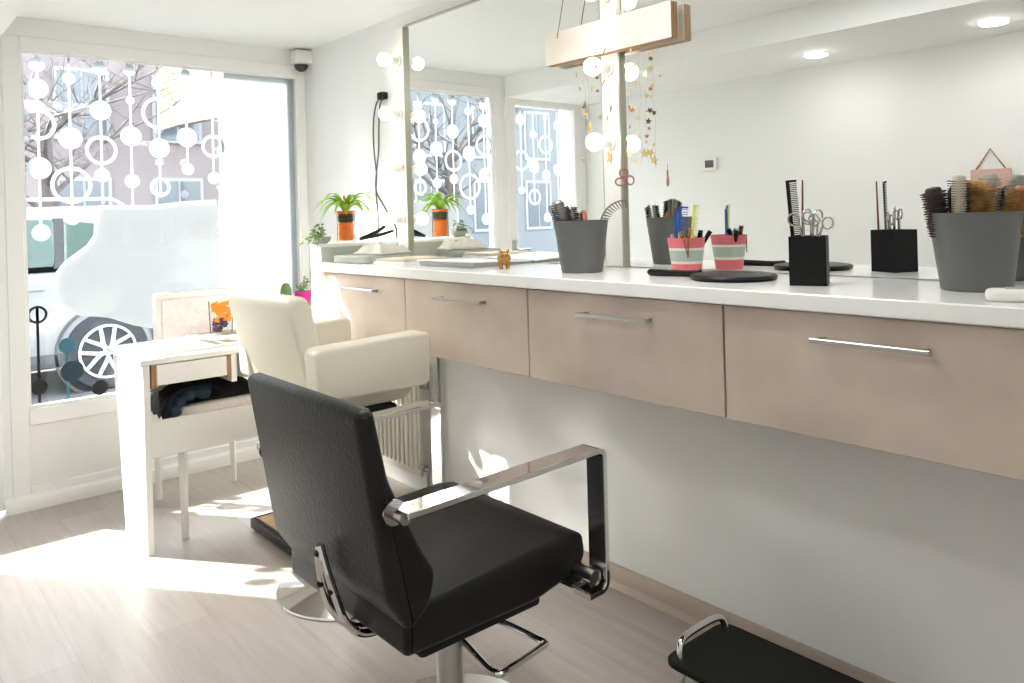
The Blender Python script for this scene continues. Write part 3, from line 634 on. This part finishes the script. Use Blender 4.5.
MB().lathe([(.0, .044), (.022, .05), (.030, .08), (.028, .11), (.018, .135), (0, .143)], n=24).build('body', M['cactus'], t)

# ================================================================== ON THE END CABINET
ZE = 1.172
t = thing('glass_vase_plant', (-.27, 3.222, ZE), 'green leafy plant in a glass vase with orange sand', 'potted plant')
MB().lathe([(.036, 0), (.041, .004), (.041, .145), (.039, .145), (.037, .008), (0, .008)], n=32, cap=False).build('vase', M['vase'], t)
MB().lathe([(.0, .009), (.0355, .009), (.0365, .085), (.030, .092), (0, .096)], n=32).build('orange_sand', M['orange'], t)
MB().lathe([(.0355, .093), (.036, .135), (0, .137)], n=32, cap=False).build('soil', M['soil'], t)
MB().lathe([(.0385, .130), (.0405, .133), (.041, .142), (.038, .144), (.036, .136)], n=32, cap=False).build('rim_band', M['orange'], t)
random.seed(4)
for k in range(24):
    mb = MB(); az = k*2.4+random.uniform(-.2, .2); ln = random.uniform(.13, .215)
    blade(mb, (.008*math.cos(az), .008*math.sin(az), .135), az, ln, random.uniform(.55, .95), .015, random.uniform(.95, 1.4))
    o = mb.build('leaf', M['leaf'], t); s = o.modifiers.new('t', 'SOLIDIFY'); s.thickness = .0008
mb = MB(); [mb.ball((.006*math.cos(q), .006*math.sin(q), .19+.006*q), .007, 1, sz=1.3) for q in range(4)]; mb.tube([(0, 0, .135), (0, 0, .195)], .003, 6)
tag(mb.build('flower', mat('coral_flower', srgb(244, 140, 100), .5), t), 'coral flower spike')
t = thing('succulent_plant', (-.385, 3.228, ZE), 'sage green trailing succulent at the outer corner of the end cabinet', 'potted plant')
MB().lathe([(.022, 0), (.034, .012), (.038, .03), (.034, .03), (.030, .02), (0, .02)], n=28).build('dish', M['greycase'], t)
random.seed(8)
mb = MB()
for k in range(16):
    az = PI+random.uniform(-1.3, 1.3); r = random.uniform(.03, .085); h = random.uniform(.03, .09)
    P = smooth_path([(0, 0, .02), (r*.5*math.cos(az), r*.5*math.sin(az), h), (r*math.cos(az), r*math.sin(az), h*.7), (r*1.25*math.cos(az), r*1.25*math.sin(az), h*.7-.03)], 3); mb.tube(P, .0014, 5)
    for p in P[2::2]: mb.ball(p+Vector((random.uniform(-.006, .006), random.uniform(-.006, .006), 0)), .009, 1, sz=.45)
mb.build('leaves', M['leaf2'], t)
t = thing('hair_straightener', (-.10, 3.225, ZE), 'dark grey open hair straightener lying by the wall under the cable', 'hair tool', rz=-.2)
for s, z0 in ((1, .075), (-1, .03)):
    MB().tube([(-.09, 0, .012), (0, -.0, .012+z0*.45), (.075, -.005, .012+z0*1.1)], [.007, .009, .006], 10).build('arm', M['blackm'], t)
t = thing('grey_case', (-.27, 2.99, ZC), 'flat grey appliance case on the worktop by the end cabinet', 'case', rz=.25)
MB().prism(round_poly([(-.13, -.10), (.14, -.10), (.12, .13), (-.12, .13)], .03), 0, .032, 'z', .006, 2).build('shell', M['greycase'], t)
t = thing('towel', (-.225, 2.985, ZC+.0335), 'cream towel folded loosely on the grey case', 'towel', rz=.3)
mb = MB(); g = bmesh.ops.create_grid(mb.bm, x_segments=24, y_segments=18, size=.5)
for v in g['verts']:
    x, y = v.co.x, v.co.y; e = max(abs(x), abs(y))*2
    v.co = Vector((x*.2, y*.17, max(.003, .055*(1-e**3)*(.75+.5*noise.noise(Vector((x*5, y*5, 1))))+.006*math.sin(x*30+y*9)*(1-e**2))))
o = mb.build('cloth', M['towel'], t); s = o.modifiers.new('t', 'SOLIDIFY'); s.thickness = .004
# magazines and binder on the worktop
t = thing('notebook_stack', (-.235, 2.73, ZC), 'two thin cream notebooks stacked on the worktop beside the grey case', 'notebooks', rz=.1)
MB().box(-.12, .12, -.09, .11, 0, .011, .001).build('lower_notebook', M['paper'], t); MB().box(-.11, .115, -.085, .105, .0115, .022, .001).build('upper_notebook', mat('beige_cover', srgb(206, 192, 172), .5), t)
t = thing('ring_binder', (-.18, 2.395, ZC), 'white ring binder with grey spine lying on the worktop beside the gold pig', 'binder', rz=.05)
MB().prism([(-.13, .001), (.15, .001), (.15, .008), (-.13, .018)], -.155, .165, 'y').build('pages', M['papergrey'], t)
MB().prism([(-.14, .019), (.155, .0085), (.155, .0115), (-.14, .023)], -.165, .175, 'y').build('cover', M['paper'], t)
# gold pig
t = thing('gold_pig', (-.27, 2.10, ZC), 'small shiny gold pig figurine sitting on the worktop by the binder', 'figurine', rz=.9+PI)
bd = MB().ball((0, 0, .036), .024, 3, 1.25, 1, 1).ball((.026, 0, .046), .017, 3).tube([(.038, 0, .045), (.048, 0, .044)], [.009, .008], 12)
bd.build('body', M['gold'], t)
for sx in (-.016, .016):
    for sy in (-.012, .012): MB().tube([(sx, sy, 0), (sx, sy, .022)], [.006, .008], 10).build('leg', M['gold'], t)
for s in (-1, 1): MB().lathe([(.007, 0), (.005, .008), (0, .016)], M_=Matrix.Translation((.022, s*.010, .057)) @ Matrix.Rotation(s*-.4, 4, 'X'), n=8).build('ear', M['gold'], t)

# ================================================================== BUCKETS OF BRUSHES
def bucket(t, rt_=.087, rb=.066, h=.165):
    MB().lathe([(rb-.003, 0), (rb, .003), (rt_, h), (rt_-.0035, h), (rb-.004, .006), (0, .006)], n=48, cap=False).build('shell', M['grey'], t)
def round_brush(loc, rot, r, ln, label, bm, core, hand=M['blackm'], rings=16, per=20, group=None, hl=.085, th=.0011):
    """round brush standing handle-down: origin at the lower end of its handle"""
    t = thing('round_brush', loc, label, 'hair brush', group, rot=rot)
    MB().tube([(0, 0, 0), (0, 0, hl*.35), (0, 0, hl*.9), (0, 0, hl)], [.009, .012, .011, .008], 14).build('handle', hand, t)
    MB().lathe([(r*.6, hl), (r*.62, hl+.003), (r*.62, hl+ln), (r*.5, hl+ln+.005), (0, hl+ln+.007)], n=24).build('barrel', core, t)
    mb = MB()
    for i in range(rings):
        z = hl+.006+(ln-.012)*i/(rings-1)
        for k in range(per):
            a = 2*PI*(k+.5*(i % 2))/per; dx, dy = math.cos(a), math.sin(a); q = r*random.uniform(.92, 1.06)
            mb.tube([(dx*r*.6, dy*r*.6, z), (dx*q, dy*q, z+random.uniform(-.001, .001))], [th, th*.6], 4)
    tag(mb.build('bristles', bm, t, smooth=False), kind='stuff')
    return t
def paddle(loc, rot, label, body, bm, w=.03, ln=.11, group=None, hl=.10):
    t = thing('paddle_brush', loc, label, 'hair brush', group, rot=rot)
    MB().tube([(0, 0, 0), (0, 0, hl*.4), (0, 0, hl*.8), (0, 0, hl)], [.009, .011, .009, .008], 12).build('handle', body, t)
    MB().prism([(w*math.sin(a)*1.0, .0+hl-.005+ln/2-ln/2*math.cos(a)) for a in [2*PI*k/24 for k in range(24)]], -.009, .006, 'y', .003, 2).build('head', body, t)
    mb = MB()
    for i in range(20):
        for k in range(10):
            x = (k-4.5)/4.5*w*.85; z = hl+.004+(ln-.018)*i/19
            if (x/w)**2+((z-hl+.005-ln/2)/(ln/2))**2 < .92: mb.tube([(x, .004, z), (x*1.15, .026, z+random.uniform(-.001, .001))], [.0011, .0007], 4)
    tag(mb.build('bristles', bm, t, smooth=False), kind='stuff'); return t
B1 = (-.235, 1.755, ZC)
t = thing('brush_bucket', B1, 'dark grey tapered bucket holding brushes, left of the middle lamp strip', 'bucket', 'grey brush buckets on the worktop'); bucket(t)
G1 = 'brushes in the left bucket'
round_brush((B1[0]-.008, B1[1]+.012, ZC+.012), (-.12, -.26, 0), .034, .115, 'round brush with black bristles leaning left in the left bucket', M['bristle_dark'], M['steel'], group=G1, hl=.105, th=.0017)
round_brush((B1[0]+.03, B1[1]+.030, ZC+.012), (-.20, -.05, 0), .026, .105, 'thinner dark round brush behind in the left bucket', M['bristle_dark'], M['steel'], group=G1, hl=.095, th=.0015)
paddle((B1[0]+.0, B1[1]-.012, ZC+.012), (0, 0, .9), 'rounded brown wooden brush low in the middle of the left bucket', M['wood'], M['bristle_dark'], .034, .09, group=G1, hl=.10)
t = thing('vent_comb', (B1[0]+.026, B1[1]-.026, ZC+.012), 'beige vent comb with curved teeth leaning right in the left bucket', 'comb', G1, rot=(0, .18, -.71))
mb = MB().tube([(0, 0, 0), (0, 0, .15)], .006, 10)
spine = arc(.08, .15, .08, 180, 100, 10); mb.bar([(x, z) for x, z in spine], -.010, .010, .004); mb.build('handle', M['beigecomb'], t)
mb = MB()
for x, z in spine[1:]:
    a = math.atan2(z-.15, x-.08); mb.tube([(x, 0, z), (x+.026*math.cos(a+PI+.2), 0, z+.026*math.sin(a+PI+.2))], [.0024, .0014], 6)
mb.build('teeth', M['beigecomb'], t)
t = thing('yellow_clip', (B1[0]-.052, B1[1]+.030, ZC+.150), 'yellow plastic clip at the left rim of the left bucket', 'hair clip', rot=(0, -.5, 0))
MB().box(-.006, .006, -.007, .007, -.03, .026, .003).build('jaw', M['yellow2'], t); MB().box(-.003, .010, -.006, .006, -.03, .018, .003).build('lever', M['yellow2'], t)

B2 = (-.165, .635, ZC)
t = thing('brush_bucket', B2, 'dark grey tapered bucket full of brushes at the right edge of the worktop', 'bucket', 'grey brush buckets on the worktop'); bucket(t, .090, .069, .168)
G2 = 'brushes in the right bucket'
round_brush((B2[0]-.036, B2[1]+.022, ZC+.012), (.04, -.04, 0), .023, .125, 'slim pale barrel round brush standing upright at the left of the right bucket', M['bristle_dark'], M['ceramic'], rings=22, per=18, group=G2, hl=.105, th=.0009)
round_brush((B2[0]-.022, B2[1]+.040, ZC+.012), (-.10, -.17, 0), .027, .105, 'dark plum round brush leaning out left of the right bucket', mat('plum_bristles', srgb(74, 46, 44), .6), M['bristle_dark'], rings=18, per=26, group=G2, hl=.105)
round_brush((B2[0]+.0, B2[1]+.0, ZC+.012), (.02, .0, 0), .038, .105, 'thick round brush with tan bristles in the middle of the right bucket', M['bristle_tan'], M['bristle_tan'], rings=24, per=40, group=G2, hl=.112, th=.0014)
round_brush((B2[0]+.046, B2[1]+.004, ZC+.012), (.06, .10, 0), .024, .120, 'pale round brush standing behind the tan brush in the right bucket', M['ceramic'], M['greycase'], rings=18, group=G2, hl=.115)
paddle((B2[0]-.004, B2[1]-.024, ZC+.012), (.22, .16, 2.6), 'black flat brush with dark bristles leaning right in the right bucket', M['black'], M['bristle_dark'], .026, .125, group=G2, hl=.105)
round_brush((B2[0]+.020, B2[1]-.030, ZC+.012), (.26, .14, 0), .033, .10, 'tan bristle round brush leaning right behind the black flat brush', M['bristle_tan'], M['wood'], rings=22, per=36, group=G2, hl=.11)
# ================================================================== STRIPED CUP
CU = (-.115, 1.436, ZC)
t = thing('striped_cup', CU, 'paper cup with pink, white and green stripes holding combs and clips', 'cup')
rb, rt_, h = .042, .056, .107
def seg(z0, z1, mt, nm, extra=0):
    r = lambda z: rb+(rt_-rb)*z/h
    MB().lathe([(r(z0)-.002, z0), (r(z0), z0), (r(z1), z1), (r(z1)-.002, z1)], n=40, cap=False).build(nm, mt, t)
seg(0, .030, M['pink'], 'lower_band'); seg(.030, .038, M['cupwhite'], 'white_stripe'); seg(.038, .070, M['cupgreen'], 'middle_band'); seg(.070, .077, M['cupwhite'], 'white_stripe'); seg(.077, h, M['pink'], 'upper_band')
MB().lathe([(.040, .001), (.040, .003), (0, .003)], n=32).build('bottom', M['cupwhite'], t)
def comb(loc, rot, mt, label, ln=.19, w=.026, teeth=24, cat='comb', group=None):
    t = thing('comb', loc, label, cat, group, rot=rot); mb = MB().box(-w/2, -w/2+.009, -.002, .002, 0, ln, .001, 1)
    for k in range(teeth):
        z = .02+(ln-.03)*k/(teeth-1); mb.box(-w/2+.008, w/2, -.001, .001, z-.0012, z+.0012)
    mb.box(-w/2+.005, w/2, -.002, .002, 0, .018).box(-w/2+.005, w/2, -.002, .002, ln-.006, ln)
    mb.build('comb_body', mt, t); return t
comb((CU[0]-.012, CU[1]+.012, ZC+.004), (0, .06, -.75), M['blue'], 'bright blue comb standing in the striped cup', .196, .028, group='combs in the striped cup')
comb((CU[0]+.012, CU[1]-.005, ZC+.004), (.02, .10, -.75), M['yellow'], 'pale yellow comb standing in the striped cup', .200, .018, group='combs in the striped cup')
comb((CU[0]-.018, CU[1]+.020, ZC+.004), (.0, .02, -.9), M['blue'], 'second, darker looking blue comb behind in the striped cup', .185, .018, group='combs in the striped cup')
def clip(loc, rot, mt, label, ln=.11):
    t = thing('hair_clip', loc, label, 'hair clip', 'hair clips in the striped cup', rot=rot)
    MB().tube([(0, 0, 0), (.003, 0, ln*.6), (.014, 0, ln)], [.003, .006, .007], 8).build('upper_jaw', mt, t)
    MB().tube([(0, .001, 0), (-.002, 0, ln*.6), (-.014, 0, ln*.95)], [.003, .005, .006], 8).build('lower_jaw', mt, t)
clip((CU[0]+.012, CU[1]-.018, ZC+.02), (.12, .30, -.7), M['black'], 'black clip sticking out right of the striped cup', .115)
clip((CU[0]+.004, CU[1]-.022, ZC+.02), (.2, .1, .6), M['black'], 'black clip next to the metal clip in the striped cup', .11)
clip((CU[0]-.02, CU[1]-.014, ZC+.02), (.15, -.05, -.7), M['gold'], 'brass coloured metal clip at the front of the striped cup', .115)
clip((CU[0]-.03, CU[1]+.0, ZC+.02), (.05, -.1, -.9), M['steel'], 'steel clip at the left of the striped cup', .105)
# clip clamped outside
t = thing('hair_clip', (CU[0]-.043, CU[1]-.037, ZC+.05), 'thin golden clip clamped on the outside of the striped cup', 'hair clip', 'hair clips in the striped cup', rot=(0, -.1, -.75))
MB().tube([(0, 0, 0), (-.006, 0, .055)], .0018, 6).build('upper_jaw', M['gold'], t); MB().tube([(0, 0, 0), (.008, 0, .055)], .0018, 6).build('lower_jaw', M['gold'], t)

# ================================================================== BLACK SCISSORS BOX
SB = (-.24, .978, ZC); rz = math.atan2(-.985, -1.79)+PI-.10
t = thing('scissors_box', SB, 'square glossy black box holding scissors and a comb on the worktop', 'container', rz=rz)
h = .042; H2 = .118
MB().box(-h, h, -h, -h+.003, 0, H2).box(-h, h, h-.003, h, 0, H2).box(-h, -h+.003, -h, h, 0, H2).box(h-.003, h, -h, h, 0, H2).box(-h, h, -h, h, 0, .004).build('shell', M['black'], t)
t = comb((SB[0]-.008, SB[1]+.020, ZC+.006), (.0, -.07, -.708), M['black'], 'black cutting comb standing in the scissors box', .25, .026, 50)
def scissors(loc, rot, label, spread=.16):
    t = thing('scissors', loc, label, 'scissors', 'scissors in the black box', rot=rot)
    for s in (-1, 1):
        mb = MB(); Mx = Matrix.Translation((0, 0, .085)) @ Matrix.Rotation(s*spread, 4, 'Y') @ Matrix.Translation((0, 0, -.085))
        mb.tube([(0, 0, .01), (0, 0, .085), (-s*.002, 0, .14)], [.001, .004, .0028], 8, M_=Mx)
        rr = [(.013*math.cos(v)-s*.002+s*.010, 0, .153+.0145*math.sin(v)) for v in [2*PI*k/20 for k in range(20)]]
        mb.tube(rr, .0024, 8, True, M_=Mx); mb.build('blade', M['chrome2'], t)
    MB().lathe([(.004, -.003), (.004, .003), (0, .003)], M_=Matrix.Translation((0, 0, .085)) @ Matrix.Rotation(PI/2, 4, 'X'), n=12).build('screw', M['steel'], t)
    return t
CAMR = math.atan2(-.65, .76)
def onx(u, v): return (SB[0]+.76*u+.65*v, SB[1]-.65*u+.76*v)       # u to the right, v away, seen from the room
scissors((*onx(-.012, -.020), ZC+.010), (.02, -.10, CAMR), 'left of the three scissors in the black box, beside the comb', .13)
scissors((*onx(.002, .0), ZC+.016), (.02, .06, CAMR+.35), 'middle and tallest of the three scissors in the black box', .12)
scissors((*onx(.006, .018), ZC+.004), (-.02, .22, CAMR), 'right of the three scissors in the black box, with the largest loops', .14)
t = thing('tail_comb', (SB[0]+.022, SB[1]+.030, ZC+.006), 'thin reddish tail comb stem rising from the scissors box, seen in the mirror', 'comb', rot=(.0, .04, 0))
MB().tube([(0, 0, 0), (0, 0, .25)], [.004, .002], 8).build('stem', mat('dark_red_plastic', srgb(112, 48, 38), .4), t)

# ================================================================== HAND MIRROR, WHITE CLIPPER CASE
t = thing('hand_mirror', (-.215, 1.21, ZC), 'round black hand mirror with handle lying face down on the worktop', 'hand mirror', rz=1.66)
MB().lathe([(.10, 0), (.112, .004), (.114, .009), (.110, .014), (.09, .017), (0, .018)], n=56).build('disc', M['black'], t)
MB().tube([(.10, 0, .0105), (.14, 0, .0105), (.20, 0, .0105), (.265, 0, .0105), (.272, 0, .0105)], [.012, .009, .0095, .0105, .006], 14).build('handle', M['black'], t)
t = thing('white_hair_clipper', (-.335, .475, ZC), 'white rounded plastic clipper lying in front of the right bucket', 'clipper', rz=-1.2)
MB().prism(round_poly([(-.075, -.022), (.075, -.026), (.085, .0), (.075, .026), (-.075, .022), (-.085, 0)], .018), 0, .024, 'z', .008, 3).build('body', M['white'], t)
MB().prism(round_poly([(-.05, -.010), (.02, -.010), (.02, .010), (-.05, .010)], .006), .024, .0262, 'z').build('grip_inlay', M['greycase'], t)

# ================================================================== OUTSIDE
struct(MB().box(-30, 30, L+.15, 6.4, -.22, -.1).build('pavement', M['pave'])); struct(MB().box(-40, 40, 6.4, 40, -.3, -.16).build('road', M['road']))
CAR = (-1.45, 7.58, -.16)
t = thing('parked_car', CAR, 'white parked estate car outside the shop window', 'car')
body = round_poly([(-2.45, .4), (-2.45, .75), (-2.3, .92), (-1.3, 1.03), (1.7, 1.06), (2.0, 1.0), (2.08, .6), (2.05, .3), (-2.4, .28)], .06)
bo = MB().prism(body, 0, 1.75, 'y', .05, 3).build('body', M['carpaint'], t)
ca = round_poly([(-1.4, 1.03), (-.6, 1.52), (-.2, 1.60), (1.3, 1.62), (1.75, 1.52), (2.0, 1.04)], .06)
MB().prism(ca, .10, 1.65, 'y', .06, 3).build('cabin', M['carpaint'], t)
for pts in ([(-1.0, 1.10), (-.50, 1.46), (-.12, 1.50), (-.10, 1.10)], [(-.02, 1.10), (-.02, 1.50), (.80, 1.50), (.80, 1.10)], [(.88, 1.10), (.88, 1.49), (1.20, 1.45), (1.10, 1.20), (1.02, 1.12)]):
    MB().prism(round_poly(pts, .04), .075, .125, 'y').build('side_window', M['carglass'], t)
MB().box(.80, .88, .08, .128, 1.08, 1.51).build('door_pillar', M['cartrim'], t); MB().box(-.11, -.02, .08, .128, 1.08, 1.51).build('door_pillar', M['cartrim'], t)
MB().box(-1.9, 1.1, -.01, .03, .24, .36, .01).build('sill', M['cartrim'], t)
MB().tube([(-.2, .22, 1.60), (-.1, .22, 1.67), (1.3, .22, 1.68), (1.4, .22, 1.62)], .015, 8).build('roof_rail', M['steel'], t)
for hx in (-.25, .62): MB().box(hx-.09, hx+.09, -.025, .0, .90, .93, .01).build('door_handle', M['carpaint'], t)
MB().prism(round_poly([(-.90, 1.08), (-.70, 1.06), (-.72, 1.22), (-.88, 1.24)], .04), -.16, .0, 'y', .02).build('wing_mirror', M['cartrim'], t)
for wx in (-1.6, 1.18):
    ww = MB().lathe([(.22, -.10), (.32, -.10), (.34, -.07), (.34, .07), (.32, .10), (.22, .10)], M_=Matrix.Translation((wx, .07, .335)) @ Matrix.Rotation(PI/2, 4, 'X'), n=48).build('wheel', M['tyre'], t)
    MB().lathe([(.385, .02), (.41, .02), (.41, .055), (.385, .055)], M_=Matrix.Translation((wx, .045, .335)) @ Matrix.Rotation(PI/2, 4, 'X'), n=48, cap=False).build('wheel_arch', M['cartrim'], t)
    rim = MB().lathe([(.205, .085), (.235, .085), (.235, .112), (.215, .112)], M_=Matrix.Translation((wx, .07, .335)) @ Matrix.Rotation(PI/2, 4, 'X'), n=48, cap=False)
    for k in range(5):
        for dd in (-.13, .13):
            a = 2*PI*k/5; Mx = Matrix.Translation((wx, -.035, .335)) @ Matrix.Rotation(a, 4, 'Y'); rim.tube([(dd*.25, 0, .03), (dd*.45, -.005, .215)], [.020, .016], 6, M_=Mx)
    rim.ball((wx, -.035, .335), .045, 2, sy=.5); rim.build('rim', M['alloy'], ww)
# bare trees
def tree(name, loc, h, seed, label, r0=.17, lev0=2):
    random.seed(seed); t = thing(name, loc, label, 'tree', 'bare street trees outside')
    tr = [(random.uniform(-.05, .05), 0, h*.5*k/6) for k in range(7)]; tr[0] = (0, 0, 0)
    MB().tube(tr, [r0*(1-.45*k/6) for k in range(7)], 12).build('trunk', M['bark'], t)
    mb = MB()
    def grow(p, d, ln, r, lev):
        pts = [p]; q = p.copy()
        for k in range(4):
            d = (d+Vector((random.uniform(-.25, .25), random.uniform(-.25, .25), random.uniform(-.05, .18)))).normalized(); q = q+d*ln/4; pts.append(q.copy())
        mb.tube(pts, [r*(1-.6*k/4) for k in range(5)], 6 if lev > 1 else 4)
        if lev:
            for k in range(4 if lev > 1 else 5):
                b = pts[random.randint(1, 4)]; a = random.uniform(0, 2*PI)
                grow(b, (d*.6+Vector((math.cos(a), math.sin(a), random.uniform(-.2, .5)))).normalized(), ln*random.uniform(.5, .75), r*.45, lev-1)
    for k in range(7):
        a = 2*PI*k/7+random.uniform(-.3, .3); z = h*random.uniform(.28, .5)
        grow(Vector((0, 0, z)), Vector((math.cos(a), math.sin(a), .7)).normalized(), h*.3, r0*.24, lev0)
    mb.build('branches', M['bark'], t)
tree('bare_tree', (.10, 12.0, -.16), 5.4, 3, 'bare street tree with a thick trunk seen at the left of the window', .17, 3)
tree('bare_tree', (7.6, 13.4, -.16), 5.6, 9, 'bare street tree seen through the middle of the window', .12)
tree('bare_tree', (-6.4, 11.5, -.16), 5.2, 14, 'bare street tree seen in the mirror reflection of the window', .2)
# buildings
def building(name, loc, w, h, d, mt, label, rows, cols, rz=0):
    t = thing(name, loc, label, 'building', rz=rz); MB().box(0, w, 0, d, 0, h).build('wall', mt, t)
    MB().box(-.15, w+.15, -.2, d, h, h+.25).build('roof_edge', M['fac_white'], t)
    for r in range(rows):
        for c in range(cols):
            x = w*(c+.5)/cols; z = 1.0+(h-1.4)*r/rows
            wn = MB().box(x-.55, x+.55, -.05, .02, z-.06, z+1.5).build('window', M['fac_white'], t)
            MB().box(x-.47, x-.03, -.07, -.045, z+.03, z+1.42).box(x+.03, x+.47, -.07, -.045, z+.03, z+1.42).build('pane', M['facglass'], wn)
building('apartment_building', (-3, 19, -.16), 10, 8.5, 6, M['fac_pink'], 'pinkish apartment building across the street', 3, 5)
building('apartment_building', (7.5, 18, -.16), 12, 8, 6, M['fac_white'], 'pale apartment building across the street, right of the pink one', 3, 6)
building('apartment_building', (-16, 18.5, -.16), 12.5, 8, 6, M['fac_blue'], 'blue grey building across the street, seen in the mirror', 3, 6)
t = thing('cream_awning', (4.0, 15.8, 3.2), 'cream sloping awning outside at the upper middle of the window', 'awning')
MB().prism([(-1.0, 0), (1.0, .5), (1.0, 2.0), (-1.0, 1.6)], 0, 1.2, 'y').build('canopy', M['beige'], t)
MB().box(.9, 1.0, .2, .3, -3.36, .3).build('post', M['cartrim'], t)
t = thing('street_railing', (-6, 10.2, -.16), 'low metal railing along the far side of the street', 'railing')
MB().box(0, 14, 0, .04, .98, 1.02).box(0, 14, 0, .04, .5, .53).build('rail', M['cartrim'], t)
for k in range(8): MB().box(k*2-.02, k*2+.02, 0, .04, 0, 1.0).build('post', M['cartrim'], t)
